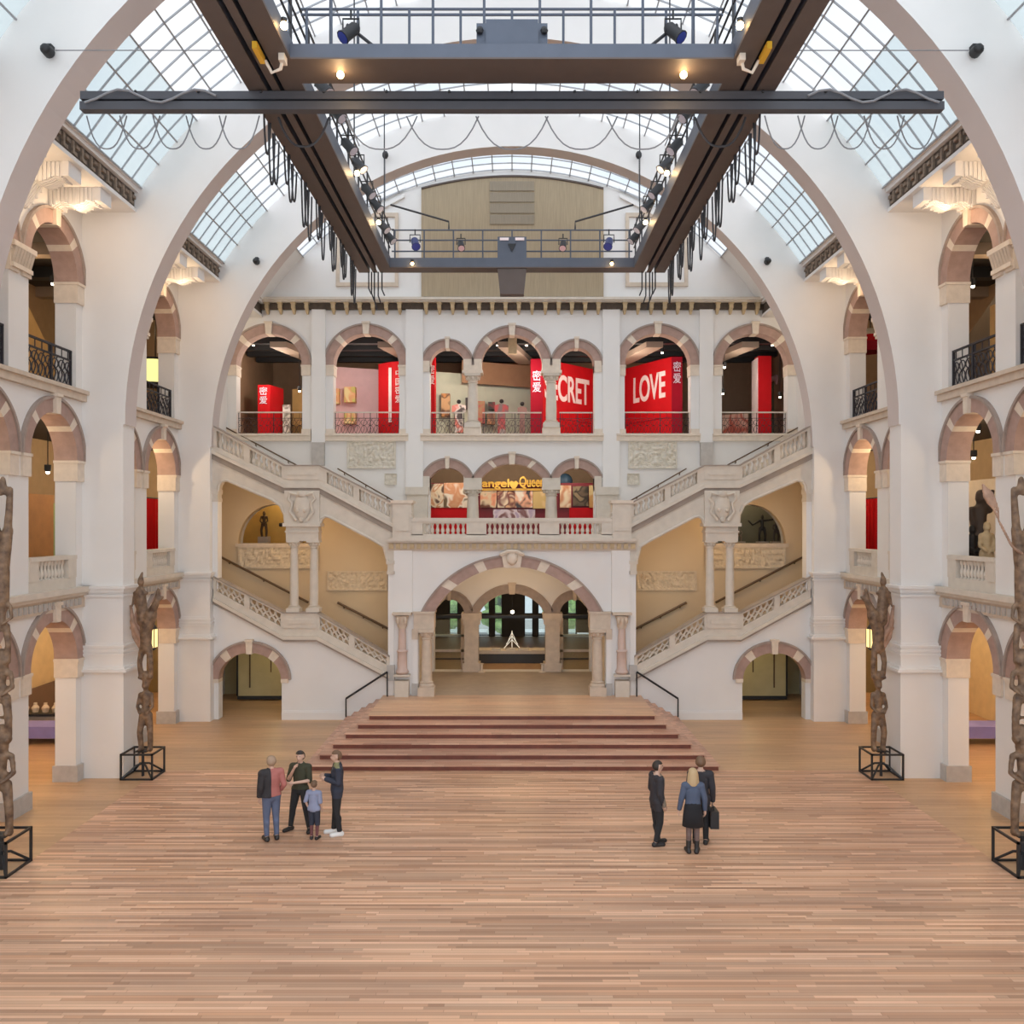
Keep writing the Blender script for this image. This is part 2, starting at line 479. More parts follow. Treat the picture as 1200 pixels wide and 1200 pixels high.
for y, nm in zip(PY, PNAME):
    rib(y, PD, f'{nm} white transverse arch spanning the hall between its two piers')
    for s, sd in SIDES:
        mb = MB()
        x1 = s * 12.0
        mb.box(s * (PIERX - .03), x1, y - .05, y + .92, 0, 2.85)
        mb.box(s * (PIERX - .02), x1, y - .04, y + .90, 2.85, 3.62)
        mb.box(s * (PIERX - .14), x1, y - .16, y + .96, 2.85, 2.93)
        mb.box(s * (PIERX - .08), x1, y - .10, y + .93, 2.93, 3.0)
        for k in (3.28, 3.38, 3.50): mb.box(s * (PIERX - .05), x1, y - .07, y + .91, k, k + .06)
        mb.box(s * (PIERX - .03), x1, y - .05, y + PD + .03, 4.86, 4.92)
        mb.box(s * (PIERX - .10), x1, y - .12, y + PD + .10, 5.08, 5.16)
        mb.box(s * (PIERX - .05), x1, y - .07, y + PD + .05, 4.98, 5.08)
        struct('pier_casing', mb, PLASTER, f'white plinth and mouldings of the {nm} pier on the {sd}', 'pier')

# ---- side walls
BAYS = [(-3, 10.15, 0), (10.85, 17.0, 0), (17.7, 23.85, 1), (24.55, 30.7, 1), (31.4, YB + WT, 0)]
LV = [('ground floor', 0.0, 0.0, 3.25), ('first floor', 4.95, 5.15, 8.5), ('second floor', 10.1, 10.38, 13.22)]
AH, AO = 1.15, 1.50
def centres(a, b): return (b - 1.5, a + 1.5)
SEG = segarc
for s, sd in SIDES:
    M = MS(s)
    mb = MB()
    for (a, b, arched) in BAYS:
        for k, (nm, z0, sill, spr) in enumerate(LV):
            z1 = LV[k + 1][1] if k < 2 else 15.6
            ops = [(c, AH, sill, spr, AH, arc) for c in centres(a, b)] if arched else []
            wallpanel(mb, M, a, b, z0, z1, WT, ops)
    struct(f'wall_{sd}', mb, PLASTER, f'white plaster arcade wall on the {sd} side of the hall', 'wall')
    for bi, (a, b, arched) in enumerate(BAYS):
        if not arched: continue
        bn = 'nearer' if bi == 2 else 'farther'
        for k, (nm, z0, sill, spr) in enumerate(LV):
            for ci, c in enumerate(centres(a, b)):
                wh = 'farther' if ci == 0 else 'nearer'
                stone_arch(M, c, AH, AO, spr, AH, AO - .02, f'{wh} banded pink arch of the {bn} bay, {nm}, {sd} wall', imp=.55 if k else .5)
        # ledges and friezes between storeys
        mb = MB()
        mb.mbox(M, a, b, 0, .24, 5.02, 5.16); mb.mbox(M, a, b, 0, .16, 4.93, 5.02); mb.mbox(M, a, b, 0, .07, 4.60, 4.93, 1)
        n = int((b - a) / .22)
        for i in range(n): mb.mbox(M, a + .22 * i + .05, a + .22 * i + .17, .07, .11, 4.68, 4.86, 2)
        struct('trim_string_course', mb, [PALE, TAN, GREYST], f'first floor cornice with carved frieze in the {bn} bay of the {sd} wall', 'cornice')
        mb = MB()
        mb.mbox(M, a, b, -WT, .20, 10.28, 10.38); mb.mbox(M, a, b, 0, .13, 10.10, 10.28)
        struct('trim_sill', mb, TAN, f'second floor stone sill band in the {bn} bay of the {sd} wall', 'cornice')
        # skirting blocks at the ground floor arches
        mb = MB()
        p = [a, centres(a, b)[1] - AH, centres(a, b)[1] + AH, centres(a, b)[0] - AH, centres(a, b)[0] + AH, b]
        for i in (0, 2, 4): mb.mbox(M, p[i] - (.0 if i == 0 else .05), p[i + 1] + (.0 if i == 4 else .05), -WT - .05, .07, 0, .42)
        struct(f'baseboard_{sd}', mb, GREYST, f'grey stone skirting of the {bn} bay arches on the {sd}', 'skirting')
        # middle pillar capital of the top arcade
        mid = (a + b) / 2
        t = thing('pillar_capital', f'carved capital of the second floor middle pillar, {bn} bay, {sd} wall', 'capital', kind='structure')
        mb = MB(); mb.mbox(M, mid - .42, mid + .42, -.1, .12, 12.75, 12.85); mb.mbox(M, mid - .48, mid + .48, -.1, .18, 13.22, 13.34)
        obj('abacus', mb, CREAM, t)
        mb = MB()
        for i in range(7):
            u = mid - .36 + .12 * i
            mb.loft([M(u - .055, 0, 12.85), M(u + .055, 0, 12.85), M(u + .055, .07, 12.85), M(u - .055, .07, 12.85)], [M(u - .05, 0, 13.22), M(u + .05, 0, 13.22), M(u + .05, .18, 13.22), M(u - .05, .18, 13.22)])
        obj('leaf_carving', mb, TAN, t)
        # scroll brackets that carry the cornice: over the middle pillar and over each keystone
        for uu, wh in ((mid, 'middle pillar'), (centres(a, b)[0], 'farther arch'), (centres(a, b)[1], 'nearer arch')):
            t = thing('cornice_bracket', f'fluted white scroll bracket over the {wh} under the roof cornice, {bn} bay, {sd} wall', 'bracket', kind='structure')
            drop = .95 if wh[0] == 'm' else .55
            prof = [(0, 15.2), (0, 15.2 - drop), (.10, 15.2 - drop + .04), (.26, 15.2 - drop * .72), (.45, 14.78), (.62, 14.70), (.80, 14.76), (.95, 14.84), (1.12, 14.80), (1.20, 14.9), (1.20, 15.2)]
            mb = MB(); nf = 7
            for q in range(nf):
                for off, w0, w1 in ((0, -.024, .024),):
                    u = uu + (q - (nf - 1) / 2) * .078
                    A = [M(u + w0, d, z + (.0 if z > 15.1 else .012 * abs(q - 3))) for d, z in prof]; B = [M(u + w1, d, z + (.0 if z > 15.1 else .012 * abs(q - 3))) for d, z in prof]
                    mb.loft(A, B)
            inner = [(d if d < 1.15 else 1.17, min(15.2, z + .055)) for d, z in prof]
            mb.loft([M(uu - .26, d, z) for d, z in inner], [M(uu + .26, d, z) for d, z in inner])
            for q in range(11):
                d0 = .06 + .098 * q
                zl = next(z0_ + (z1_ - z0_) * (d0 - a0) / max(1e-6, a1 - a0) for (a0, z0_), (a1, z1_) in zip(prof[1:-1], prof[2:]) if a0 <= d0 <= a1)
                for e_ in (-1, 1): mb.mbox(M, uu + e_ * .25, uu + e_ * .295, d0, d0 + .055, zl + .03, 15.19)
            obj('fluted_scroll', mb, PLASTER, t)
            mb = MB(); mb.mbox(M, uu - .30, uu + .30, 1.16, 1.32, 14.86, 15.2); obj('end_block', mb, PLASTER, t)
    # roof cornice
    for bi, (a, b, arched) in enumerate(BAYS):
        bn = ['rear', 'outer', 'nearer', 'farther', 'end'][bi]
        mb = MB()
        mb.mbox(M, a, b, -.3, 1.45, 15.2, 15.3); mb.mbox(M, a, b, -.3, 1.40, 15.3, 15.72, 1); mb.mbox(M, a, b, -.3, 1.52, 15.72, 15.84)
        mb.mbox(M, a, b, -.3, 1.58, 15.84, 15.90)
        if arched:
            n = int((b - a) / .42)
            for i in range(n):
                u = a + (b - a) * (i + .5) / n
                mb.mbox(M, u - .13, u - .05, 1.4, 1.45, 15.36, 15.66, 2)
                mb.mbox(M, u - .05, u + .10, 1.4, 1.44, 15.36, 15.44, 2)
                mb.mbox(M, u + .0, u + .16, 1.4, 1.47, 15.52, 15.60, 2)
        struct('trim_roof_cornice', mb, [PLASTER, FRIEZE, CARVED], f'roof cornice with dark carved frieze, {bn} bay, {sd} wall', 'cornice')

# ---- glazed vault
T0 = math.asin((15.86 - VC) / VR)
def vp(t, y, r=VR): return (r * math.cos(t), y, VC + r * math.sin(t))
for bi, (a, b, arched) in enumerate(BAYS):
    if bi == 4: b = YB + WT
    t = thing(f'window_{bi + 1}', ['barrel vault skylight above the viewpoint', 'barrel vault skylight in the near corners of the ceiling', 'barrel vault skylight over the nearer arcade bay', 'barrel vault skylight over the farther arcade bay', 'barrel vault skylight over the staircase end'][bi], 'skylight', kind='structure')
    rows = 30; ts = [T0 + (PI - 2 * T0) * i / rows for i in range(rows + 1)]
    mb = MB()
    for i in range(rows):
        m = 1 if i < 3 or i >= rows - 3 else 0
        if bi == 4: m = 0 if 46 < math.degrees((ts[i] + ts[i + 1]) / 2) < 134 else 2
        mb.face(mb.pts([vp(ts[i], a), vp(ts[i + 1], a), vp(ts[i + 1], b), vp(ts[i], b)]), m)
    obj('glazing', mb, [GLAZE, GLAZET, PLASTER], t)
    mb = MB()
    if bi:
        lim = (46, 134) if bi == 4 else (0, 180)
        for th in ts:
            if not lim[0] - 2 < math.degrees(th) < lim[1] + 2: continue
            w = .019
            mb.loft([vp(th - w / VR, a, VR - .05), vp(th + w / VR, a, VR - .05), vp(th + w / VR, a, VR + .01), vp(th - w / VR, a, VR + .01)], [vp(th - w / VR, b, VR - .05), vp(th + w / VR, b, VR - .05), vp(th + w / VR, b, VR + .01), vp(th - w / VR, b, VR + .01)])
        n = max(2, int((b - a) / .6))
        for j in range(1, n):
            y = a + (b - a) * j / n
            for i in range(rows):
                p, q = ts[i], ts[i + 1]
                if not lim[0] < math.degrees((p + q) / 2) < lim[1]: continue
                mb.loft([vp(p, y - .011, VR - .045), vp(p, y + .011, VR - .045), vp(p, y + .011, VR), vp(p, y - .011, VR)], [vp(q, y - .011, VR - .045), vp(q, y + .011, VR - .045), vp(q, y + .011, VR), vp(q, y - .011, VR)], caps=False)
        obj('glazing_bars', mb, BARS, t)

# ---- back wall
BIGU = [-9.85, -5.91, 5.91, 9.85]
TRIO = [(-2.62, .72, 1.03), (0.0, 1.25, 1.58), (2.62, .72, 1.03)]
LUN = 9.66
mb = MB()
zG0, zG1, zG2 = 5.9, 10.0, 15.3
gz = .85
ops = [(-2.54, .62, gz, 3.17, .62, arc), (0, 1.37, gz, 3.17, .87, SEG), (2.54, .62, gz, 3.17, .62, arc)]
wallpanel(mb, MBK, -WALLX - .55, WALLX + .55, 0, zG0, WT, ops)
zs1 = zb(560)
ops = [(0, 3.34, zG0, zs1, 0, arc), (-LUN, 1.42, 6.05, 6.06, 1.55, arc), (LUN, 1.42, 6.05, 6.06, 1.55, arc)]
wallpanel(mb, MBK, -WALLX - .55, WALLX + .55, zG0, zs1, WT, ops)
ops = [(-2.62, .72, zs1, zs1, .42, SEG), (0, 1.25, zs1, zs1, .60, SEG), (2.62, .72, zs1, zs1, .42, SEG)]
wallpanel(mb, MBK, -WALLX - .55, WALLX + .55, zs1, zG1, WT, ops)
for q in (-1, 1): mb.box(q * 1.25, q * 1.90, YB, YB + WT, zs1 - .01, zs1)
SP2 = zb(428)
ops = [(u, 1.34, 10.43, SP2, 1.30, arc) for u in BIGU] + [(0, 3.34, 10.43, SP2, 0, arc)]
wallpanel(mb, MBK, -WALLX - .55, WALLX + .55, zG1, SP2, WT, ops)
ops = [(u, 1.34, SP2, SP2, 1.30, arc) for u in BIGU] + [(u, a, SP2, SP2, a, arc) for u, a, _ in TRIO]
wallpanel(mb, MBK, -WALLX - .55, WALLX + .55, SP2, zG2, WT, ops)
for q in (-1, 1): mb.box(q * 1.25, q * 1.90, YB, YB + WT, SP2 - .01, SP2)
poly = [(-11.9, zG2)] + [(vp(PI - (T0 - .06) - (PI - 2 * (T0 - .06)) * i / 40, 0, 12.3)[0], vp(PI - (T0 - .06) - (PI - 2 * (T0 - .06)) * i / 40, 0, 12.3)[2]) for i in range(41)] + [(11.9, zG2)]
mb.prism(poly, YB, YB + WT)
struct('wall_back', mb, PLASTER, 'white back wall with arcades and arched gable', 'wall')

# back arches
for u, nm in zip(BIGU, ['leftmost', 'second from the left', 'second from the right', 'rightmost']):
    stone_arch(MBK, u, 1.34, 1.68, SP2, 1.30, 1.63, f'{nm} wide banded arch of the back wall second floor', imp=.42)
for (u, a, A), nm in zip(TRIO, ['left narrow', 'wide middle', 'right narrow']):
    stone_arch(MBK, u, a, A, SP2, a, A - .02, f'{nm} arch of the triple arcade, back wall second floor', bands=(.25, .75) if u == 0 else (), imp=0)
    bb = .60 if u == 0 else .42
    stone_arch(MBK, u, a, A, zb(560), bb, bb + .33, f'{nm} arch above the balcony, back wall first floor', fn=SEG, bands=(.25, .75) if u == 0 else (), imp=0)
    aa, bq = (1.37, .87) if u == 0 else (.62, .62)
    stone_arch(MBK, u if u == 0 else math.copysign(2.54, u), aa, aa + .30, 3.17, bq, bq + .30, f'{nm} brown arch at the back of the portal, ground floor', fn=SEG if u == 0 else arc, bands=(), imp=0, mats=[PINKD, TAN])
# sills
for (x0, x1, nm) in ((267, 366, 'leftmost arch'), (383, 480, 'second arch from the left'), (494, 708, 'middle triple arcade'), (723, 821, 'red lettered wall arch'), (835, 935, 'rightmost arch')):
    mb = MB(); mb.mbox(MBK, ub(x0), ub(x1), -WT, .16, zb(517), zb(511)); mb.mbox(MBK, ub(x0), ub(x1), -WT, .22, zb(511), zb(508.5))
    for e in (x0, x1): mb.mbox(MBK, ub(e) + (.01 if e == x0 else -.01), ub(e) + (.38 if e == x0 else -.38), -.05, .125, zb(508.5), zb(503))
    struct('trim_window_sill', mb, CREAM, f'cream stone sill under the {nm} of the back wall', 'sill')
# pilasters
for x0, x1, nm in ((367, 383, 'outer left'), (477, 497, 'inner left'), (707, 727, 'inner right'), (820, 836, 'outer right')):
    mb = MB(); zl = zb(519) if 'outer' in nm else zb(580)
    mb.mbox(MBK, ub(x0), ub(x1), 0, .14, zl, zb(363))
    struct('wall_pilaster', mb, PLASTER, f'{nm} flat white pilaster on the back wall', 'pilaster')
    if 'outer' in nm:
        mb = MB(); mb.mbox(MBK, ub(x0 + 1), ub(x1 - 1), 0, .26, zb(546), zb(519))
        struct('pilaster_corbel', mb, GREYST, f'grey stone block below the {nm} pilaster', 'block')
# top cornice of the back wall
t = thing('trim_back_cornice', 'bracketed brown and gold cornice running across the back wall', 'cornice', kind='structure')
mb = MB(); mb.mbox(MBK, ub(296), ub(906), 0, .45, zb(354), zb(351)); mb.mbox(MBK, ub(296), ub(906), 0, .36, zb(356), zb(354))
obj('ledge', mb, PALE, t)
mb = MB(); mb.mbox(MBK, ub(297), ub(905), 0, .16, zb(363.5), zb(356)); obj('frieze', mb, FRIEZE, t)
me = None
for i in range(40):
    px = 300 + i * 15.45
    if 366 < px < 386 or 476 < px < 498 or 706 < px < 728 or 819 < px < 837: continue
    if me is None:
        b0 = MB(); b0.box(-.075, .075, -.30, 0, -.0, .18); b0.box(-.10, .10, -.33, 0, .18, .24); b0.loft([(-.075, -.26, 0), (.075, -.26, 0), (.075, 0, 0), (-.075, 0, 0)], [(-.035, -.12, -.2), (.035, -.12, -.2), (.035, 0, -.2), (-.035, 0, -.2)])
        me = b0.mesh('bracket', GOLDST)
    link('bracket', me, t, (ub(px), YB, zb(363)))
# gable: oak panel, grille, frames, mouldings
t = thing('oak_gable_panel', 'large round-topped oak panel set in the gable', 'panel')
P = [(ub(495), zb(348)), (ub(708), zb(348))] + [(ub(708) + (ub(495) - ub(708)) * i / 20, zb(222 - 14.5 * (1 - (2 * i / 20 - 1) ** 2))) for i in range(21)]
mb = MB(); mb.prism(P, YB - .10, YB - .001); obj('plank_field', mb, SLATW, t)
mb = MB()
for k in range(4): mb.mbox(MBK, ub(575), ub(627), .10, .14, zb(225 + 13 * k), zb(214 + 13 * k))
obj('grille', mb, SLATG, t)
mb = MB(); mb.tube([(p[0], YB - .11, p[1]) for p in P[2:]], .05, 5); obj('edge_strip', mb, STEELU, t)
for s, sd in SIDES:
    mb = MB(); x0, x1, y0, y1 = ub(601 - 206 * 1), ub(601 - 133), 336, 250
    c = -s
    def fr(a, b, z0, z1): mb.mbox(MBK, -c * a if False else s * abs(a), s * abs(b), 0, .08, z0, z1)
    a, b = abs(x0), abs(x1)
    fr(a, a - .14, zb(y0) + .16, zb(y1) - .16); fr(b, b + .14, zb(y0) + .16, zb(y1) - .16); fr(a, b, zb(y0), zb(y0) + .16); fr(a, b, zb(y1) - .16, zb(y1))
    obj('gable_frame', mb, TAN, None, f'beige rectangular moulding frame on the gable {sd} of the oak panel', 'frame')
    t2 = thing('gable_moulding', f'slanting white double moulding on the gable {sd} of the oak panel', 'moulding', kind='structure')
    for k in (0, 1):
        xa, xb = s * (601 - 425 - 6 * k) / 28.89, s * (601 - 475) / 28.89
        za, zz = zb(243 + 12 * k), zb(222 + 10 * k)
        mb = MB(); mb.prism([(xa, za), (xb, zz), (xb, zz + .14), (xa, za + .14)], YB - .10, YB - .0)
        obj('strip', mb, PLASTER, t2)

YS = 34.2
def us(px): return abs(px - 601) / (FOC / YS)
def zs_(py): return CH + (HZ - py) / (FOC / YS)
# relief panels: displaced carved stone
def relief(x0, x1, z0, z1, y, mt, label, seed, amp=.09, fr=5.0, sgn=-1):
    nx = 46; nz = max(10, int(46 * (z1 - z0) / abs(x1 - x0)))
    mb = MB(); g = []
    for j in range(nz + 1):
        row = []
        for i in range(nx + 1):
            x = x0 + (x1 - x0) * i / nx; z = z0 + (z1 - z0) * j / nz
            edge = min(i, nx - i, j, nz - j)
            h = abs(noise.noise(Vector((x * fr + seed * 9.1, z * fr, seed)))) * 1.6 + .5 * abs(noise.noise(Vector((x * fr * 2.3, z * fr * 2.3 + seed * 4, 3))))
            d = .10 if edge <= 1 else .03 + amp * min(1.2, h)
            row.append((x, y - d, z))
        g.append(mb.pts(row))
    for j in range(nz):
        for i in range(nx): mb.face((g[j][i], g[j][i + 1], g[j + 1][i + 1], g[j + 1][i]))
    mb.box(min(x0, x1), max(x0, x1), y - .03, y - .001, z0, z1)
    return obj('relief_panel', mb, mt, None, label, 'relief')
for s, sd in SIDES:
    f = lambda px: s * abs(ub(px))
    relief(f(408), f(465), zb(549), zb(517), YB, RELIEF, f'carved white relief panel above the upper stair flight on the {sd}', 3 + s)
    relief(f(452), f(466), zb(568), zb(555), YB, RELIEF, f'small worn stone plaque above the upper flight on the {sd}', 6 + s, amp=.03)
    f = lambda px: s * us(px)
    relief(f(281), f(375), zs_(666), zs_(640), YS, RELIEFT, f'tan carved band under the lunette on the {sd}', 9 + s)
    relief(f(385), f(455), zs_(692), zs_(669), YS, RELIEFT, f'tan carved panel low on the stair wall, {sd} side near the portal', 12 + s)
    mb = MB(); mb.box(f(278), f(366), YS - .14, YS + .28, zs_(641), zs_(636.8))
    struct('trim_lunette_sill', mb, TAN, f'stone ledge of the lunette opening on the {sd} stair wall', 'sill')

for s, sd in SIDES:
    X = lambda px: abs((px - 601) / 33.55)
    lc, la, lz0, lr = us(322), 42 / (FOC / YS), zs_(637), 46 / (FOC / YS)
    zt = lambda u: 7.62 + (u - X(335)) * .47
    bz = lambda u: 2.65 + (u - X(334)) * .47
    lun = arc(lc, la, lz0, lr, 24)
    L = [p for p in lun if p[0] <= lc + 1e-6]; Rr = [p for p in lun if p[0] >= lc - 1e-6]
    A = [(4.25, .88), (4.25, 6.1), (X(376), 7.5), (X(335), 7.62), (lc, zt(lc))] + L[::-1] + [(lc - la, lz0 - .02), (lc, lz0 - .02), (lc, bz(lc)), (X(334), 2.65), (X(373), 2.6), (4.9, .95)]
    B = [(lc, bz(lc)), (lc, lz0 - .02), (lc + la, lz0 - .02)] + Rr[::-1] + [(lc, zt(lc)), (WALLX, zt(WALLX)), (WALLX, bz(10.4)), (10.4, bz(10.4))]
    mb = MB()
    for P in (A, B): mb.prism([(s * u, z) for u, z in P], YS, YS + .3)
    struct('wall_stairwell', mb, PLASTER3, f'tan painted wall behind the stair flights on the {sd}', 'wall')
# triple arcade columns
def column(name, c, z0, z1, r, label, mt=PALE, group=None, square=None, base_h=None, cap_h=None, capw=1.5):
    t = thing(name, label, 'column', group)
    h = z1 - z0
    bh = base_h or min(.5, h * .14); ch = cap_h or min(.45, h * .16)
    mb = MB(); w = r * 1.55
    mb.box(c[0] - w, c[0] + w, c[1] - w, c[1] + w, z0, z0 + bh * .6)
    mb.lathe([(r * 1.45, bh * .6), (r * 1.5, bh * .75), (r * 1.15, bh * .85), (r * 1.3, bh * .95), (r, bh)], (c[0], c[1], z0), 16)
    obj('base', mb, mt, t, smooth=True)
    mb = MB(); hs = z1 - ch - z0 - bh
    mb.lathe([(r, 0), (r * 1.03, hs * .3), (r * .86, hs)], (c[0], c[1], z0 + bh), 16)
    obj('shaft', mb, mt, t, smooth=True)
    mb = MB(); zc = z1 - ch
    mb.lathe([(r * .86, 0), (r * 1.02, ch * .04), (r * 1.02, ch * .12), (r * .88, ch * .16), (r * 1.05, ch * .5), (r * 1.4, ch * .72)], (c[0], c[1], zc), 16)
    w = r * capw
    mb.box(c[0] - w, c[0] + w, c[1] - w, c[1] + w, zc + ch * .72, z1)
    for q in range(8):
        th = 2 * PI * q / 8
        mb.ball((c[0] + r * 1.12 * math.cos(th), c[1] + r * 1.12 * math.sin(th), zc + ch * .5), (r * .28, r * .28, ch * .2), 6)
    obj('capital', mb, mt, t, smooth=True)
    return t
for sg, sd in SIDES:
    cx = sg * 1.6
    mb = MB(); mb.mbox(MBK, cx - .37, cx + .37, -WT - .03, .065, zb(436), zb(421)); mb.mbox(MBK, cx - .42, cx + .42, -WT - .06, .09, zb(437.5), zb(434))
    mb.mbox(MBK, cx - .36, cx + .36, -WT, .04, 10.43, 10.75)
    struct('impost_block', mb, CREAM, f'stone block above the {sd} column of the second floor triple arcade', 'impost')
    column('stone_column', (cx, YB + .25), 10.75, zb(437), .215, f'{sd} white column of the second floor triple arcade', cap_h=.4)
    mb = MB(); mb.mbox(MBK, cx - .36, cx + .36, -WT - .02, .04, zb(571), zb(558))
    struct('impost_block', mb, PALE, f'stone block above the {sd} column behind the balcony', 'impost')
    column('stone_column', (cx, YB + .25), 6.1, zb(571), .25, f'{sd} grey-white column behind the balcony balustrade', cap_h=.35)
    # square ground piers of the portal
    t = thing('portal_back_pier', f'{sd} tan square pier between the rear portal arches', 'pier')
    cc = sg * 1.645
    mb = MB(); mb.box(cc - .36, cc + .36, YB - .12, YB + WT + .05, gz, gz + .35); obj('base', mb, TAN, t)
    mb = MB(); mb.box(cc - .285, cc + .285, YB - .08, YB + WT + .03, gz + .35, 2.75); obj('shaft', mb, TAN, t)
    mb = MB(); mb.box(cc - .40, cc + .40, YB - .16, YB + WT + .06, 2.95, 3.22); mb.box(cc - .34, cc + .34, YB - .12, YB + WT + .04, 2.75, 2.95); obj('capital', mb, TAN, t)
    # jamb imposts of the triple arcades
    for za, zz, lvl in ((zb(436), zb(423), 'second floor'), (zb(575), zb(558), 'first floor')):
        mb = MB(); mb.mbox(MBK, sg * 3.34, sg * 3.64, -WT - .02, .06, za, zz)
        struct('impost_block', mb, CREAM if lvl[0] == 's' else PALE, f'stone impost at the {sd} end of the {lvl} triple arcade', 'impost')
    mb = MB(); mb.mbox(MBK, sg * 3.4, sg * 4.25, 0, .22, 5.9, zb(576)); mb.mbox(MBK, sg * 3.36, sg * 4.3, 0, .3, zb(580), zb(571))
    struct('wall_pier_stub', mb, PALE, f'pale pier with moulded cap behind the balcony on the {sd}', 'pier')
    t = thing('stone_figurine', f'small seated pale stone figure beside the {sd} balcony end', 'figurine')
    mb = MB(); fx = sg * 3.55; fy = YF - .12
    zr = zf(607.5)
    mb.box(fx - .1, fx + .1, fy - .1, fy + .1, zr, zr + .08); obj('plinth', mb, PALE, t)
    mb = MB(); mb.lathe([(.1, .08), (.12, .18), (.07, .26), (.08, .34), (.04, .40)], (fx, fy, zr), 10); mb.ball((fx, fy, zr + .46), .065, 10); obj('figure', mb, PALE, t, smooth=True)

# ---- portal block
t_op = 2.72; spz = zf(717); crown = zf(663.5)
mb = MB()
wallpanel(mb, MF, uf(457), uf(745), gz, zf(737), .55, [(0, 3.27, gz, zf(737), 0, SEG)])
wallpanel(mb, MF, uf(457), uf(745), zf(737), zf(645), .55, [(0, 2.72, zf(737), spz, crown - spz, SEG)])
struct('wall_portal', mb, PLASTER, 'white portal wall under the balcony with one wide arch', 'wall')
stone_arch(MF, 0, 2.72, 3.13, spz, crown - spz, zf(652) - spz, 'wide pink and cream banded portal arch at the top of the wooden steps', fn=SEG, bands=(.17, .345, .655, .83), bw=.022, T=.55, n=90, keyw=.36)
t = thing('keystone_carving', 'carved cream head on the keystone of the portal arch', 'carving')
mb = MB(); mb.ball((0, YF - .2, zf(654)), (.2, .1, .24), 12); obj('mask', mb, CREAM, t, smooth=True)
mb = MB(); mb.tube([(-.4, YF - .16, zf(650)), (-.15, YF - .24, zf(646)), (.15, YF - .24, zf(646)), (.4, YF - .16, zf(650))], .07, 6); obj('scroll', mb, CREAM, t, smooth=True)
# white strips framing the portal wall above the imposts
for s, sd in SIDES:
    mb = MB(); mb.mbox(MF, s * uf(739), s * uf(717.5), 0, .10, zf(717), zf(645)); struct('wall_pilaster', mb, PLASTER, f'flat white strip on the {sd} of the portal arch', 'pilaster')
    x = lambda p: s * abs(uf(p))
    mb = MB(); mb.mbox(MF, x(486), x(510), -.6, .10, zf(737), zf(719)); mb.mbox(MF, x(485), x(511), -.6, .14, zf(719), zf(716.5))
    struct('impost_block', mb, TAN, f'large tan impost carrying the portal arch on the {sd}', 'impost')
    column('portal_column', (x(501), YF - .0), gz, zf(737), .185, f'inner round tan column of the portal on the {sd}', TAN, base_h=.5, cap_h=.36)
    t = thing('portal_pilaster', f'white pilaster with tan cap behind the {sd} portal column', 'pilaster')
    mb = MB(); mb.mbox(MF, x(484.5), x(490.5), -.4, .07, gz + .42, zf(744)); obj('shaft', mb, PLASTER, t)
    mb = MB(); mb.mbox(MF, x(484), x(491), -.4, .12, gz, gz + .42); obj('base', mb, GREYST, t)
    mb = MB(); mb.mbox(MF, x(484), x(491), -.4, .10, zf(749), zf(737)); obj('capital', mb, TAN, t)
    t = thing('engaged_column', f'outer slender carved pink column of the portal on the {sd}', 'column')
    cx = x(473); cy = YF - .16
    mb = MB(); mb.box(cx - .24, cx + .24, cy - .2, cy + .16, gz, gz + .55); mb.box(cx - .27, cx + .27, cy - .23, cy + .16, zf(791), zf(789)); obj('pedestal', mb, PALE, t)
    mb = MB(); mb.lathe([(.17, 0), (.24, .08), (.17, .2), (.16, .75), (.2, .8), (.14, .86)], (cx, cy, zf(789)), 12); mb.lathe([(.14, 0), (.12, zf(735) - zf(765))], (cx, cy, zf(765)), 12); obj('shaft', mb, [mat('rose_stone', (.60, .46, .40), .8)], t, smooth=True)
    mb = MB(); mb.lathe([(.12, 0), (.17, .1), (.16, .25), (.24, .45)], (cx, cy, zf(736)), 12); mb.box(cx - .33, cx + .33, cy - .2, cy + .16, zf(720), zf(717))
    for q in (-1, 0, 1): mb.ball((cx + q * .13, cy - .15, zf(726)), (.07, .07, .14), 6)
    obj('capital', mb, TAN, t, smooth=True)
# vault and side walls of the portal passage
mb = MB()
Pa = segarc(0, 2.74, spz, crown - spz, 24); Q = [(-3.4, spz)] + Pa + [(3.4, spz)]
for p, q in zip(Q, Q[1:]): mb.face(mb.pts([(p[0], YF + .5, p[1]), (q[0], YF + .5, q[1]), (q[0], YB, q[1]), (p[0], YB, p[1])]))
for s in (-1, 1): mb.box(s * 3.4, s * 3.6, YF + .5, YB, 0, spz + .05)
struct('ceiling_portal_vault', mb, PLASTER2, 'cream barrel vault inside the portal', 'ceiling')
mb = MB(); mb.box(-4.3, 4.3, YF, YB, 0, gz - .004); struct('floor_portal', mb, mat('grey_tile_floor', (.40, .33, .26), .5, var=.08), 'grey-brown stone floor inside the portal', 'floor')

# ---- balcony
mb = MB(); mb.box(uf(457), uf(745), YF + .0, YB, zf(645), zf(634)); struct('floor_balcony', mb, PALE, 'balcony slab above the portal', 'floor')
mb = MB()
x0, x1 = uf(456), uf(746)
mb.mbox(MF, x0, x1, -.1, .30, zf(634), zf(630.5)); mb.mbox(MF, x0, x1, -.1, .22, zf(636), zf(634)); mb.mbox(MF, x0, x1, -.1, .10, zf(645), zf(636), 1)
for i in range(36):
    u = x0 + (x1 - x0) * (i + .5) / 36; mb.mbox(MF, u - .07, u + .07, .1, .17, zf(643), zf(637), 2)
struct('trim_balcony_cornice', mb, [PALE, TAN, GOLDST], 'carved cornice below the balcony balustrade', 'cornice')

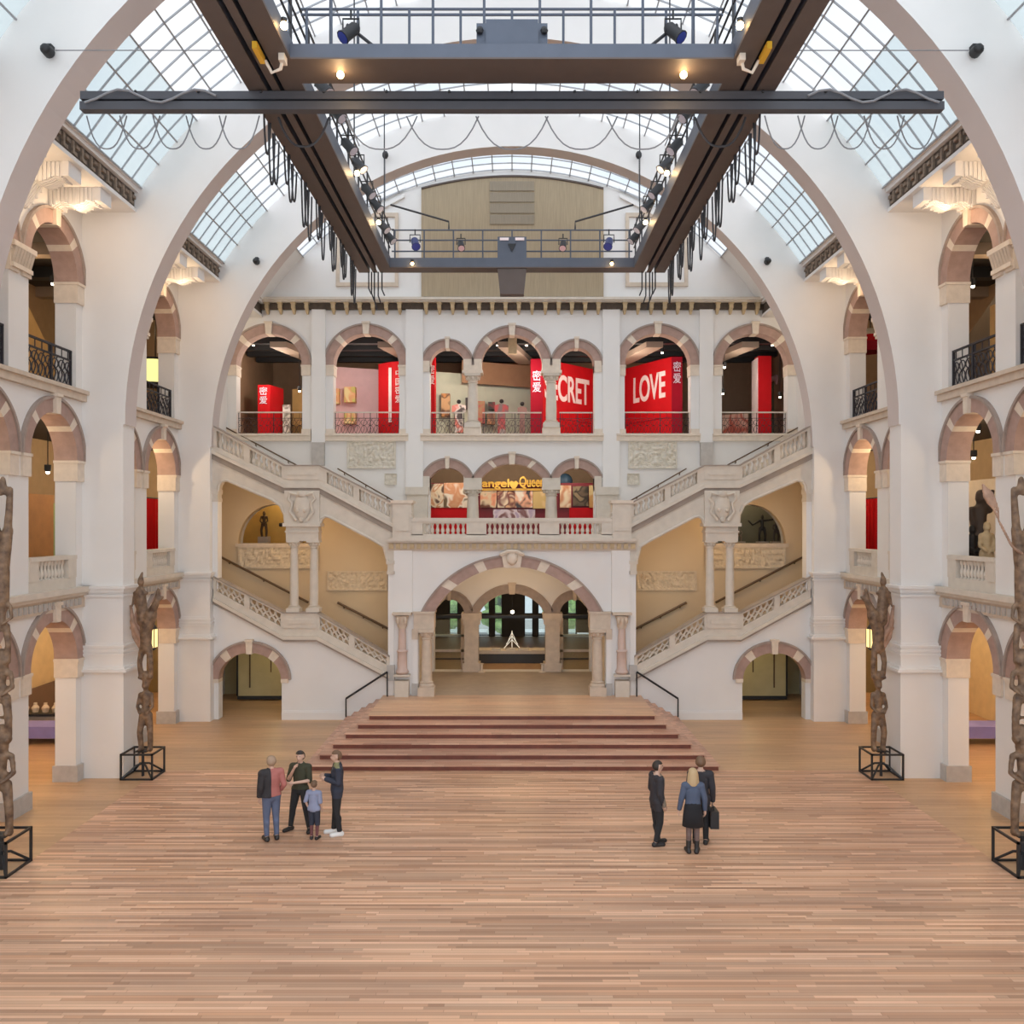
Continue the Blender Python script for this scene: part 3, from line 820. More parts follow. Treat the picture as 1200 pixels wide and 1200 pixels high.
BAL = None
def baluster_mesh():
    global BAL
    if BAL is None:
        b0 = MB(); b0.lathe([(.075, 0), (.075, .06), (.045, .09), (.085, .28), (.075, .40), (.04, .58), (.05, .66), (.04, .70), (.075, .78), (.075, 1)], (0, 0, 0), 10)
        BAL = b0.mesh('baluster', PALE, True)
    return BAL
def put_baluster(par, x, y, z0, z1, w=1.0, name='baluster', lean=0):
    o = link(name, baluster_mesh(), par, (x, y, z0)); o.scale = (w, w, z1 - z0); return o
t = thing('balcony_balustrade', 'white stone balustrade of the central balcony above the portal', 'balustrade')
zr0, zr1, zbm, zt = zf(611.5), zf(607), zf(630.5), zf(627)
mb = MB(); mb.mbox(MF, uf(484), uf(718), -.08, .22, zr0, zr1); mb.mbox(MF, uf(484), uf(718), -.05, .18, zr0 - .06, zr0); obj('top_rail', mb, PALE, t)
mb = MB(); mb.mbox(MF, uf(484), uf(718), -.05, .2, zbm, zt + .03); obj('bottom_rail', mb, PALE, t)
for pa, pb in ((484, 497), (548, 571), (633, 656), (705, 718)):
    mb = MB(); mb.mbox(MF, uf(pa), uf(pb), -.05, .2, zt, zr0); obj('pedestal', mb, PALE, t)
for pa, pb, n in ((499, 547, 8), (572, 632, 10), (657, 704, 8)):
    for i in range(n): put_baluster(t, uf(pa + (pb - pa) * (i + .5) / n), YF - .07, zt + .02, zr0, .85)
for s, sd in SIDES:
    t = thing('balcony_corner_pier', f'pale stone corner pier at the {sd} end of the balcony balustrade', 'pier')
    x = lambda p: s * abs(uf(p))
    mb = MB(); mb.mbox(MF, x(462), x(484), -.5, .26, zf(632), zf(590)); obj('shaft', mb, PALE, t)
    mb = MB(); mb.mbox(MF, x(460), x(486), -.52, .32, zf(590), zf(586.5)); obj('cap', mb, CREAM, t)
    mb = MB(); mb.mbox(MF, x(464), x(482), .26, .30, zf(622), zf(598)); obj('panel', mb, PALE, t)
def remeshed(mb, voxel, smooth=4, fac=.5):
    me = bpy.data.meshes.new('tmp'); me.from_pydata(mb.v, [], mb.f)
    o = bpy.data.objects.new('tmp', me); COL.objects.link(o)
    m = o.modifiers.new('r', 'REMESH'); m.mode = 'VOXEL'; m.voxel_size = voxel
    if smooth:
        m = o.modifiers.new('s', 'SMOOTH'); m.iterations = smooth; m.factor = fac
    r = bpy.data.meshes.new_from_object(o.evaluated_get(bpy.context.evaluated_depsgraph_get()))
    bpy.data.objects.remove(o); bpy.data.meshes.remove(me)
    r.polygons.foreach_set('use_smooth', [True] * len(r.polygons))
    return r
def figure(b, h, lean=0, x0=0.0, arms=True, w=1.0):
    """one standing ancestor figure of height h above base height b; x grows towards the hall"""
    P = []
    A = lambda x, y, z: (x0 + x * h * w + lean * z * h, y * h, b + z * h)
    for e_ in (-1, 1):
        P += [(A(e_ * .085, 0, .0), A(e_ * .10, -.03, .24), .045 * h, .05 * h), (A(e_ * .10, -.03, .24), A(e_ * .06, 0, .48), .05 * h, .062 * h), (A(e_ * .085, -.06, .01), A(e_ * .085, .02, .01), .035 * h, .04 * h)]
        if arms: P += [(A(e_ * .11, 0, .76), A(e_ * .145, -.03, .60), .035 * h, .03 * h), (A(e_ * .145, -.03, .60), A(e_ * .06, -.10, .52), .03 * h, .026 * h)]
    P += [(A(0, 0, .48), A(0, 0, .62), .078 * h, .06 * h), (A(0, 0, .62), A(0, 0, .76), .065 * h, .075 * h), (A(-.1, 0, .765), A(.1, 0, .765), .04 * h, .04 * h), (A(0, 0, .78), A(0, -.01, .84), .035 * h, .035 * h), (A(0, -.015, .88), A(0, -.015, .93), .06 * h, .055 * h), (A(0, -.05, .895), A(0, -.08, .875), .02 * h, .015 * h)]
    return P
def carved_figure(x, y, z, h, m, par, arms=0.0, w=1.0):
    mb = MB()
    P = figure(z, h, x0=0, arms=not arms, w=w)
    for p, q, ra, rb in P: mb.capsule((x + p[0], y + p[1], p[2]), (x + q[0], y + q[1], q[2]), ra, rb, 8)
    if arms:
        for e_ in (-1, 1): mb.capsule((x + e_ * .1 * h, y, z + h * .76), (x + e_ * arms * .7, y - .05, z + h * (.7 + .1 * e_)), .04 * h, .035 * h, 8); mb.capsule((x + e_ * arms * .7, y - .05, z + h * (.7 + .1 * e_)), (x + e_ * arms, y - .08, z + h * (.86 + .1 * e_)), .035 * h, .028 * h, 8)
    r = remeshed(mb, max(.014, h * .018), 2, .4); r.materials.append(m); return link('carving', r, par)
# ================================================================== wooden steps
t = thing('wooden_steps', 'broad wooden steps climbing to the portal landing', 'steps')
SW = [5.75, 5.5, 5.25, 5.0, 4.75, 4.5]
SY = [24.55, 25.2, 25.85, 26.5, 27.15, 27.75]
for k in range(6):
    z0, z1 = .1417 * k, .1417 * (k + 1)
    w, y = SW[k], SY[k]
    wn = SW[k + 1] if k < 5 else None
    ms = WOODS if k < 5 else WOODL
    mb = MB()
    mb.box(-w, w, y - .04, YF, z1 - .025, z1)
    obj('tread' if k < 5 else 'landing', mb, ms, t)
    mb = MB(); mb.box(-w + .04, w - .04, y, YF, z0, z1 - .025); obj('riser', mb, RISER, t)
# handrails
for s, sd in SIDES:
    t = thing('step_handrail', f'thin black metal handrail at the {sd} edge of the wooden steps', 'handrail')
    x0, x1 = s * abs(uf(456)), s * abs(uf(408)); y = YF - .25
    P1 = (x0, y, zf(786)); P2 = (x1, y, zf(817))
    mb = MB(); mb.tube([P1, P2], .035, 8); obj('rail', mb, BLACK, t)
    mb = MB(); mb.tube([P1, (x0, y, .85)], .025, 8); obj('post', mb, BLACK, t)
    mb = MB(); mb.tube([P2, (x1, y, .14)], .025, 8); obj('post', mb, BLACK, t)

# ================================================================== twin stairs
def parapet(s, sd, which, top, bot, label, groups, pierced):
    """sloped balustrade on the plane Y=YF; top/bot = pixel polylines from outside to inside"""
    t = thing('stair_balustrade', label, 'balustrade')
    X = lambda p: s * abs(uf(p[0]))
    tp = [(X(p), zf(p[1])) for p in top]; bt = [(X(p), zf(p[1])) for p in bot]
    y0, y1 = YF - .12, YF + .28
    rh, sh = (.12, .30) if not pierced else (.10, .40)
    for i in range(len(tp) - 1):
        (xa, za), (xb, zb_) = tp[i], tp[i + 1]; (xc, zc), (xd, zd) = bt[i], bt[i + 1]
        mb = MB(); mb.prism([(xa, za - rh), (xb, zb_ - rh), (xb, zb_ - .045), (xa, za - .045)], y0 - .01, y1 + .01); mb.prism([(xa, za - .045), (xb, zb_ - .045), (xb, zb_), (xa, za)], y0 - .04, y1 + .04, m=1)
        obj('top_rail', mb, [PALE, CAPST], t)
        mb = MB(); mb.prism([(xa, zc + .0), (xb, zd + .0), (xb, zd + sh), (xa, zc + sh)], y0 + .04, y1); mb.prism([(xa, zc - .0), (xb, zd - .0), (xb, zd + .12), (xa, zc + .12)], y0 - .06, y1)
        if not pierced: mb.prism([(xa, zc - .20), (xb, zd - .20), (xb, zd), (xa, zc)], y0 + .02, y1, m=1)
        else: mb.prism([(xa, zc - .07), (xb, zd - .07), (xb, zd), (xa, zc)], y0 - .02, y1, m=1)
        obj('string_board', mb, [PALE, CAPST], t)
        if i == 1:
            mb = MB(); mb.prism([(xa, zc + sh), (xb, zd + sh), (xb, zb_ - rh), (xa, za - rh)], y0 + .0, y1 - .02)
            mb.box(min(xa, xb) + .12, max(xa, xb) - .12, y0 - .03, y0, zc + sh + .15, za - rh - .15)
            obj('landing_block', mb, PALE, t); continue
        cuts = [0.0] + [g for gr in groups for g in gr] + [1.0]
        L = lambda f, a, b: a + (b - a) * f
        for k in range(0, len(cuts), 2):
            f0, f1 = cuts[k], cuts[k + 1]
            if f1 - f0 < .005: continue
            mb = MB(); mb.prism([(L(f0, xa, xb), L(f0, zc, zd) + sh), (L(f1, xa, xb), L(f1, zc, zd) + sh), (L(f1, xa, xb), L(f1, za, zb_) - rh), (L(f0, xa, xb), L(f0, za, zb_) - rh)], y0 + .02, y1 - .02)
            obj('pedestal', mb, PALE, t)
        for (f0, f1) in groups:
            if not pierced:
                for q in range(6):
                    f = f0 + (f1 - f0) * (q + .5) / 6
                    put_baluster(t, L(f, xa, xb), (y0 + y1) / 2, L(f, zc, zd) + sh - .03, L(f, za, zb_) - rh + .0, .95)
            else:
                n = 5
                for q in range(n):
                    fa, fb = f0 + (f1 - f0) * q / n, f0 + (f1 - f0) * (q + 1) / n
                    mb = MB(); ym = (y0 + y1) / 2 - .05
                    def pt(u, w):
                        f = L(u, fa, fb); lo, hi = L(f, zc, zd) + sh - .02, L(f, za, zb_) - rh - .04
                        return (L(f, xa, xb), ym, L(w, lo, hi))
                    mb.tube([pt(.0, 0), pt(.12, .3), pt(.55, .5), pt(.92, .72), pt(1.0, 1)], .036, 6)
                    mb.tube([pt(1, 0), pt(.9, .28), pt(.45, .5), pt(.08, .72), pt(0, 1)], .036, 6)
                    mb.ball(pt(.5, .5), .06, 6)
                    obj('scroll_baluster', mb, PALE, t, smooth=True)
    return t
def stepped(xa, za, xb, zb_, n):
    P = [(xa, za)]
    for i in range(n):
        z = za + (zb_ - za) * (i + 1) / n
        P += [(xa + (xb - xa) * i / n, z), (xa + (xb - xa) * (i + 1) / n, z)]
    return P
for s, sd in SIDES:
    X = lambda p: s * abs(uf(p))
    inner = 'right' if s < 0 else 'left'
    parapet(s, sd, 'up', [(247, 496), (335, 545), (376, 545), (462, 589)], [(247, 530), (335, 572), (376, 572), (462, 618)], f'white balustrade of the upper stair flight on the {sd}', [(.10, .46), (.54, .96)], False)
    parapet(s, sd, 'low', [(252, 675), (334, 717), (373, 717), (458, 768)], [(245, 704), (334, 749), (373, 749), (459, 794)], f'pierced scroll balustrade of the lower stair flight on the {sd}', [(.04, .44), (.52, .96)], True)
    # wall under the lower flight, with its passage arch
    P = [(X(247), 0), (X(247), zf(706)), (X(334), zf(751)), (X(373), zf(751)), (X(459), zf(796)), (X(459), 0), (X(331), 0)]
    A = arc(uf(294), 37 / 33.55, zf(796), 31.5 / 33.55, 28)
    A = [(abs(p[0]) * s, p[1]) for p in A][::-1]
    mb = MB(); mb.prism(P + A + [(X(257), 0)], YF + .02, YF + .45)
    struct('wall_under_stair', mb, PLASTER, f'white wall under the lower stair flight on the {sd}', 'wall')
    stone_arch(MF, s * abs(uf(294)), 37 / 33.55, 46.5 / 33.55, zf(796), 31.5 / 33.55, 43 / 33.55, f'pink banded arch of the passage under the {sd} stair', bands=(.26, .74), bw=.04, T=.42, keyw=.12)
    mb = MB(); mb.mbox(MF, X(331.5), X(452), 0, .07, 0, .26); mb.mbox(MF, X(331.5), X(452), 0, .045, .26, .31)
    struct(f'baseboard_{sd}', mb, PLASTER, f'white skirting at the foot of the {sd} stair wall', 'skirting')
    for px0, px1, wh in ((246.5, 257.5, 'outer'), (330.5, 339, 'inner')):
        mb = MB(); mb.mbox(MF, X(px0), X(px1), -.42, .06, zf(800), zf(795.5)); struct('impost_block', mb, CREAM, f'{wh} cream impost of the passage arch under the {sd} stair', 'impost')
    # spandrel under the upper flight
    P = [(X(246), zf(531)), (X(335), zf(574)), (X(376), zf(574)), (X(463), zf(620)), (X(463), zf(660)), (X(456.5), zf(659)), (X(451), zf(640)), (X(440), zf(633)), (X(388), zf(605.5)), (X(382), zf(604.5)), (X(377.5), zf(608)), (X(376), zf(614)),
         (X(336.5), zf(614)), (X(335), zf(603)), (X(330), zf(592)), (X(320), zf(585)), (X(268), zf(562.5)), (X(261), zf(563.5)), (X(257.5), zf(569)), (X(256.5), zf(576)), (X(246), zf(576))]
    mb = MB(); mb.prism(P, YF - .05, YF + .40)
    struct('trim_stair_spandrel', mb, PALE, f'pale stone arched support under the upper flight on the {sd}', 'arch')
    mb = MB(); mb.tube([(X(a), YF - .06, zf(b)) for a, b in ((257, 576), (258, 569), (261.5, 564), (268, 563), (320, 585.5), (330, 592.5), (335, 603), (336, 613))], .055, 6)
    mb.tube([(X(a), YF - .06, zf(b)) for a, b in ((376.5, 614), (378, 608), (382.5, 605), (388, 606), (440, 633.5), (451, 640.5), (456, 659))], .055, 6)
    struct('trim_spandrel_moulding', mb, PALE, f'rounded moulding along the soffit edge of the upper flight on the {sd}', 'moulding')
    # flights
    up = stepped(X(461), 6.15, X(376), 7.85, 10) + stepped(X(335), 7.85, X(247), 9.45, 10) + [(s * 12.0, 9.45), (s * 12.0, 8.55), (X(262), 8.5), (X(330), 7.5), (X(385), 7.2), (X(452), 6.1)]
    mb = MB(); mb.prism(up, YF + .40, YB - .0)
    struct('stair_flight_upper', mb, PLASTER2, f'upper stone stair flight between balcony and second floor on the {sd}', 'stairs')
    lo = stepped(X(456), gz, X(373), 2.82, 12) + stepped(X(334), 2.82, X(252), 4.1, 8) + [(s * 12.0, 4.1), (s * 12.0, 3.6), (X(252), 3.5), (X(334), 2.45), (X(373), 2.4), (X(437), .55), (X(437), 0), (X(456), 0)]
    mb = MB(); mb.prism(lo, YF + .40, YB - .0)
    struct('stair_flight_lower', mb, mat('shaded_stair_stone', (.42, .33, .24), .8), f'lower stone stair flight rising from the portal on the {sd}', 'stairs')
    # corbel block, cartouche, entablature, twin columns
    mb = MB(); mb.mbox(MF, X(335.5), X(376.5), -.40, .16, zf(614), zf(575)); mb.mbox(MF, X(334), X(378), -.42, .24, zf(617), zf(613))
    mb.mbox(MF, X(337), X(375), -.36, .12, zf(634), zf(617)); mb.mbox(MF, X(336), X(376), -.38, .16, zf(624), zf(622))
    struct('trim_corbel_block', mb, PALE, f'stone block above the twin stair columns on the {sd}', 'block')
    t = thing('carved_cartouche', f'carved shield with scrolls above the twin columns on the {sd}', 'carving')
    cx, cy = X(356), YF - .18
    mb = MB(); mb.ball((cx, cy, zf(594)), (.30, .11, .46), 12); obj('shield', mb, PALE, t, smooth=True)
    mb = MB()
    for q in (-1, 1):
        mb.tube([(cx + q * .12, cy - .04, zf(580)), (cx + q * .40, cy - .05, zf(578)), (cx + q * .46, cy - .04, zf(585)), (cx + q * .33, cy - .05, zf(590)), (cx + q * .40, cy - .04, zf(600)), (cx + q * .18, cy - .06, zf(610))], .055, 6)
        mb.ball((cx + q * .13, cy - .1, zf(598)), .08, 6)
    mb.ball((cx, cy - .06, zf(579)), (.16, .1, .12), 8); mb.ball((cx, cy - .06, zf(609)), (.1, .08, .1), 8)
    obj('scrolls', mb, PALE, t, smooth=True)
    for q, px in ((0, 345), (1, 368.3)):
        column('stair_column', (X(px), YF + .1), zf(717), zf(633), .15, f"{'outer' if q == 0 else 'inner'} of the twin slender columns between the stair flights on the {sd}", PALE, base_h=.22, cap_h=.28)
    # end pilasters of the stair opening
    t = thing('stair_pilaster', f'white pilaster with moulded cap at the outer end of the {sd} stair opening', 'pilaster', kind='structure')
    mb = MB(); mb.mbox(MF, X(246), X(256.5), -.4, .03, zf(690), zf(588)); obj('shaft', mb, PLASTER, t)
    mb = MB(); mb.mbox(MF, X(245), X(257.5), -.42, .10, zf(579), zf(573.5)); mb.mbox(MF, X(245.5), X(257), -.42, .07, zf(588), zf(584)); mb.mbox(MF, X(246), X(256.5), -.4, .05, zf(584), zf(579)); obj('cap', mb, PALE, t)
    t = thing('stair_pilaster', f'white pilaster with moulded cap beside the portal at the {sd} stair opening', 'pilaster', kind='structure')
    mb = MB(); mb.mbox(MF, X(456), X(463), -.4, .05, zf(781), zf(673)); obj('shaft', mb, PLASTER, t)
    mb = MB(); mb.mbox(MF, X(454), X(464), -.42, .12, zf(661), zf(657)); mb.mbox(MF, X(455), X(464), -.42, .10, zf(673), zf(669)); mb.mbox(MF, X(455.5), X(463.5), -.42, .08, zf(669), zf(661)); obj('cap', mb, PALE, t)
    mb = MB(); mb.mbox(MF, X(455), X(464), -.4, .16, zf(797), zf(779)); obj('base', mb, GREYST, t)
    mb = MB(); mb.mbox(MF, X(456), X(463), -.4, .05, gz, zf(797)); obj('foot', mb, PLASTER, t)
    # wall handrails
    def wr(pts, Y, label, r=.045):
        t = thing('wall_handrail', label, 'handrail')
        Pw = [(s * abs((p[0] - 600.5) * Y / FOC), Y, WZ(p[1], Y)) for p in pts]
        mb = MB(); mb.tube(Pw, r, 8); obj('rail', mb, BRONZE, t, smooth=True)
        a, b = Vector(Pw[0]), Vector(Pw[-1])
        for f in (.12, .5, .88):
            p = a.lerp(b, f); mb = MB(); mb.tube([p, p + Vector((0, .06, -.1)), p + Vector((0, .16, -.1))], .02, 6); obj('bracket', mb, BRONZE, t)
    wr([(256, 651), (362, 706)], YS - .14, f'bronze wall handrail along the outer part of the lower flight on the {sd}')
    wr([(396, 706), (456, 737)], YS - .14, f'short bronze wall handrail along the inner part of the lower flight on the {sd}')
    wr([(396, 549), (462, 587)], YB - .14, f'thin bronze wall handrail above the inner upper flight on the {sd}', .026)
    wr([(250, 493), (350, 546)], YB - .14, f'thin bronze wall handrail above the outer upper flight on the {sd}', .026)
    # door wall in the passage
    t = thing(f'door_{1 if s < 0 else 2}', f'large olive double door seen through the passage arch on the {sd}', 'door', kind='structure')
    f = lambda px: s * abs((px - 600) / 30.2)
    mb = MB(); mb.box(f(279), f(345), 34.35, 34.45, .18, 2.95); obj('leaf', mb, OLIVE, t)
    mb = MB(); mb.box(f(293), f(294.5), 34.32, 34.36, .5, 2.6); obj('edge_strip', mb, BRONZE, t)
    mb = MB(); mb.box(f(318), f(319), 34.31, 34.35, 1.1, 2.1); mb.box(f(315), f(322), 34.31, 34.35, 1.9, 1.97); obj('handle', mb, BRONZE, t)
    mb = MB(); mb.box(f(278), f(280), 34.33, 34.47, .18, 2.95); mb.box(f(279), f(345), 34.33, 34.47, .05, .18); obj('shadow_gap', mb, BLACK, t)
    mb = MB(); mb.box(s * 7.6, s * 12, YB - .3, YB - .02, 0, 2.4); struct('wall_passage', mb, OLIVE, f'olive wall at the back of the passage under the {sd} stair', 'wall')

# ================================================================== balustrades and railings in the side arcades
def scroll_railing(M, u0, u1, z0, h, d, label, top=IRON, fine=False, group=None):
    t = thing('iron_railing', label, 'railing', group)
    r = .022 if not fine else .010
    mb = MB(); mb.mbox(M, u0, u1, d - .03, d + .03, z0 + h - .05, z0 + h); obj('top_rail', mb, top, t)
    for zz in (.06, h * .72): mb2 = MB(); mb2.mbox(M, u0, u1, d - r, d + r, z0 + zz, z0 + zz + 2 * r); obj('cross_rail', mb2, IRON, t)
    for u in (u0 + .03, u0 + (u1 - u0) * .55, u1 - .03):
        mb = MB(); mb.mbox(M, u - r * 1.3, u + r * 1.3, d - r * 1.3, d + r * 1.3, z0, z0 + h); obj('post', mb, IRON, t)
    mb = MB()
    n = max(4, int((u1 - u0) / (.30 if not fine else .26)))
    for i in range(n):
        uc = u0 + (u1 - u0) * (i + .5) / n; hw = (u1 - u0) / n * .5
        for kk, (zc, rr) in enumerate(((h * .26, .17), (h * .55, .12))):
            mb.tube([M(uc + hw * .92 * math.cos(2 * PI * q / 10), d, z0 + zc + h * rr * math.sin(2 * PI * q / 10)) for q in range(10)], r * .8, 4, closed=True)
        mb.tube([M(uc - hw * .6, d, z0 + .08), M(uc + hw * .2, d, z0 + h * .3), M(uc - hw * .2, d, z0 + h * .5), M(uc + hw * .6, d, z0 + h * .72)], r * .8, 4)
        mb.tube([M(uc + hw * .0, d, z0 + h * .72), M(uc, d, z0 + h)], r * .7, 4)
    obj('scrollwork', mb, IRON, t)
    return t
for s, sd in SIDES:
    M = MS(s)
    for bi, (a, b, arched) in enumerate(BAYS):
        if not arched: continue
        bn = 'nearer' if bi == 2 else 'farther'
        for ci, c in enumerate(centres(a, b)):
            wh = 'farther' if ci == 0 else 'nearer'
            scroll_railing(M, c - AH + .02, c + AH - .02, 10.38, 1.02, -.12, f'black scrolled iron railing in the {wh} top arch, {bn} bay, {sd} wall')
            t = thing('parapet', f'stone parapet with small balusters in the {wh} first floor arch, {bn} bay, {sd} wall', 'parapet')
            mb = MB(); mb.mbox(M, c - AH, c + AH, -.25, .0, 5.16, 5.42); obj('base', mb, PALE, t)
            mb = MB(); mb.mbox(M, c - AH, c + AH, -.28, .04, 5.90, 6.0); obj('top_rail', mb, PALE, t)
            for e in (-1, 1):
                mb = MB(); mb.mbox(M, c + e * AH, c + e * (AH - .42), -.25, .02, 5.42, 5.90); obj('pedestal', mb, PALE, t)
            mb = MB(); mb.mbox(M, c - .7, c + .7, -.2, -.18, 5.42, 5.9); obj('backing_slab', mb, GREYST, t)
            for q in range(8):
                p = M(c - .66 + 1.32 * (q + .5) / 8, -.09, 0); put_baluster(t, p[0], p[1], 5.42, 5.90, .8)
# back wall railings
for u, nm in zip(BIGU, ['leftmost wide', 'second wide', 'third wide', 'rightmost wide']):
    scroll_railing(MBK, u - 1.32, u + 1.32, 10.43, .98, -.2, f'slim railing with pale handrail in the {nm} arch of the back wall', PALE, True)
for (u, a, _), nm in zip(TRIO, ['left', 'middle', 'right']):
    scroll_railing(MBK, u - a + .04, u + a - .04, 10.43, .98, -.3, f'slim railing with pale handrail in the {nm} arch of the triple arcade', PALE, True)

# ================================================================== galleries behind the arcades
for s, sd in SIDES:
    xi, xo = s * (WALLX + WT), s * 16.6
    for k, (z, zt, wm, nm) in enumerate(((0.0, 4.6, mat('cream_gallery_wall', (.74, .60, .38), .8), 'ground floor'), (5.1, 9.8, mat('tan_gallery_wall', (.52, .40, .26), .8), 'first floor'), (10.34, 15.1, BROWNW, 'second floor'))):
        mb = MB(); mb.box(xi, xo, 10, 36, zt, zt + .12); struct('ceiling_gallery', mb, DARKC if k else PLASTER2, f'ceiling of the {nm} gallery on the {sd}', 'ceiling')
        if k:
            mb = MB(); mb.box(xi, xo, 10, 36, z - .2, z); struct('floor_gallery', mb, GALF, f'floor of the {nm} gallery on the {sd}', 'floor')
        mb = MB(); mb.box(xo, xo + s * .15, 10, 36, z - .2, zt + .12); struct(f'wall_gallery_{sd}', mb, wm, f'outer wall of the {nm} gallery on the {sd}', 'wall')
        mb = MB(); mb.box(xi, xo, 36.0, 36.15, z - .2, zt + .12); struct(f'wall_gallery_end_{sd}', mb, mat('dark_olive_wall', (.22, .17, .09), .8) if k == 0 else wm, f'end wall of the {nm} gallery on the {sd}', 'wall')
        if k == 2:
            for q in range(7):
                mb = MB(); mb.box(xi, xo, 16.5 + 2.4 * q, 16.9 + 2.4 * q, zt - .35, zt); obj('ceiling_duct', mb, BLACK if q % 2 else DUCT, None, f'{ORD[q]} dark duct under the {nm} gallery ceiling on the {sd}', 'duct')
for nm, x0, x1, y1, z, zt, wm in (('second floor back', -12.1, 12.1, 45, 10.34, 15.15, BROWNW), ('first floor back', -12.1, 12.1, 41, 5.85, 9.85, mat('brown_gallery_wall_low', (.42, .28, .17), .8))):
    mb = MB(); mb.box(x0, x1, YB + WT, y1, zt, zt + .12); struct('ceiling_gallery', mb, DARKC, f'dark ceiling of the {nm} gallery', 'ceiling')
    mb = MB(); mb.box(x0, x1, YB + WT, y1, z - .2, z); struct('floor_gallery', mb, GALF, f'floor of the {nm} gallery', 'floor')
    mb = MB(); mb.box(x0, x1, y1, y1 + .15, z - .2, zt); struct('wall_gallery', mb, wm, f'rear wall of the {nm} gallery', 'wall')
    for e in (-1, 1):
        mb = MB(); mb.box(e * 12.1, e * 12.25, YB + WT, y1, z - .2, zt); struct('wall_gallery_side', mb, wm, f"{'left' if e < 0 else 'right'} side wall of the {nm} gallery", 'wall')
for q in range(4):
    mb = MB(); mb.box(-12, 12, 37.4 + 1.4 * q, 37.75 + 1.4 * q, 14.45, 14.8); obj('ceiling_duct', mb, BLACK, None, f'{ORD[q]} black cross duct in the back second floor gallery, counted from the hall', 'duct')
for q, x in enumerate((-10.1, -5.6, -.6, 5.6, 9.6)):
    mb = MB(); mb.prism([(x, 37), (x + .7, 37), (x + .7 + .9 * (1 if x < 0 else -1), 41), (x + .9 * (1 if x < 0 else -1), 41)], 14.2, 14.44, 'z'); obj('ceiling_panel', mb, DUCT, None, f'{ORD[q]} slanting brown ceiling baffle from the left in the back gallery', 'baffle')

mb = MB(); mb.box(-.16, .2, YB + WT + .05, YB + WT + .3, zb(411), 15.2); struct('gallery_pendant_pier', mb, GOLDST, 'ochre hanging block behind the keystone of the middle upper arch', 'block')
# ---- exhibits of the second floor, behind the back wall
def text(body, parent, loc, rotz, w, h, m, name='lettering', ext=.006):
    cu = bpy.data.curves.new(name, 'FONT'); cu.body = body; cu.align_x = 'CENTER'; cu.align_y = 'CENTER'; cu.extrude = ext; cu.size = 1; cu.offset = .022 if ord(body[0]) < 999 else .008
    cu.space_line = 1.05
    o = bpy.data.objects.new(name, cu); COL.objects.link(o); cu.materials.append(m)
    bpy.context.view_layer.update()
    dx, dy = max(1e-3, o.dimensions.x), max(1e-3, o.dimensions.y)
    me = bpy.data.meshes.new_from_object(o.evaluated_get(bpy.context.evaluated_depsgraph_get()))
    me.name = name
    bpy.data.objects.remove(o)
    vs = [v.co for v in me.vertices]
    x0, x1 = min(v.x for v in vs), max(v.x for v in vs); y0, y1 = min(v.y for v in vs), max(v.y for v in vs)
    sx, sy = w / (x1 - x0), h / (y1 - y0)
    R = Matrix.Rotation(rotz, 4, 'Z') @ Matrix.Rotation(PI / 2, 4, 'X')
    for v in me.vertices:
        v.co = R @ Vector(((v.co.x - (x0 + x1) / 2) * sx, (v.co.y - (y0 + y1) / 2) * sy, v.co.z)) + Vector(loc)
    o = link(name, me, parent)
    return o
S39 = FOC / 39.0
def e(px): return (px - 600) / S39
def ez(py): return CH + (HZ - py) / S39
F2 = 10.34
# panel in the leftmost arch
t = thing('lettered_board', 'small red panel with two white characters in the leftmost back arch', 'panel')
mb = MB(); mb.prism([(e(302), 39), (e(316.5), 39), (e(324), 40.2), (e(302), 40.2)], F2, ez(451), 'z'); obj('board', mb, RED, t)
text('密\n爱', t, (e(308.7), 38.98, ez(463.5)), 0, e(313.5) - e(304), ez(454) - ez(474), LILAC)
mb = MB(); mb.box(e(325), e(334), 39.9, 40.0, F2, ez(471)); obj('exhibit_board', mb, mat_collage('black_white_print', [(.08,.08,.07), (.7,.7,.6), (.3,.3,.25), (.8,.8,.75)], 6), None, 'narrow black and white printed board beside the small red panel', 'board')
mb = MB(); mb.prism([(e(326), 41.5), (e(372), 40.8), (e(372), 40.9), (e(326), 41.6)], F2, ez(446), 'z'); obj('exhibit_wall', mb, OCHRE, None, 'orange partition wall in the leftmost back arch', 'wall')
# pink room
t = thing('exhibit_wall', 'rose exhibition wall in the second back arch', 'wall')
mb = MB(); mb.prism([(e(384), 40.2), (e(442), 41), (e(442), 41.15), (e(384), 40.35)], F2, ez(424), 'z'); obj('wall_board', mb, PINKW, t)
for i, (a, b, c, d) in enumerate(((391, 397, 455, 473), (403, 416, 453, 471), (403, 416, 483, 496))):
    k = 40.0 / 39
    mb = MB(); mb.box(e(a) * k, e(b) * k, 40.05 + .1 * i * 0, 40.45, CH + (HZ - d) * 40 / FOC, CH + (HZ - c) * 40 / FOC)
    obj('framed_picture', mb, mat_collage('yellow_picture', [(.75,.55,.2), (.6,.55,.15), (.8,.4,.2), (.85,.7,.35)], 5), None, ['yellow picture cut by the left jamb of the second back arch', 'upper yellow-green picture on the rose wall', 'lower orange picture on the rose wall behind the railing'][i], 'picture')
t = thing('lettered_board', 'tall red panel with white vertical writing at the right of the second back arch', 'panel')
mb = MB(); mb.prism([(e(441), 39.6), (e(458), 39), (e(478), 38.7), (e(478), 39.6), (e(441), 40)], F2, ez(424), 'z'); obj('board', mb, RED, t)
mb = MB(); mb.box(e(455.5), e(459), 38.95, 39.0, ez(495), ez(431)); obj('white_strip', mb, WHITEP, t)
text('中\n国\n密\n爱', t, (e(468), 38.82, ez(453)), -.1, e(473) - e(464), ez(433) - ez(472), WHITEP)
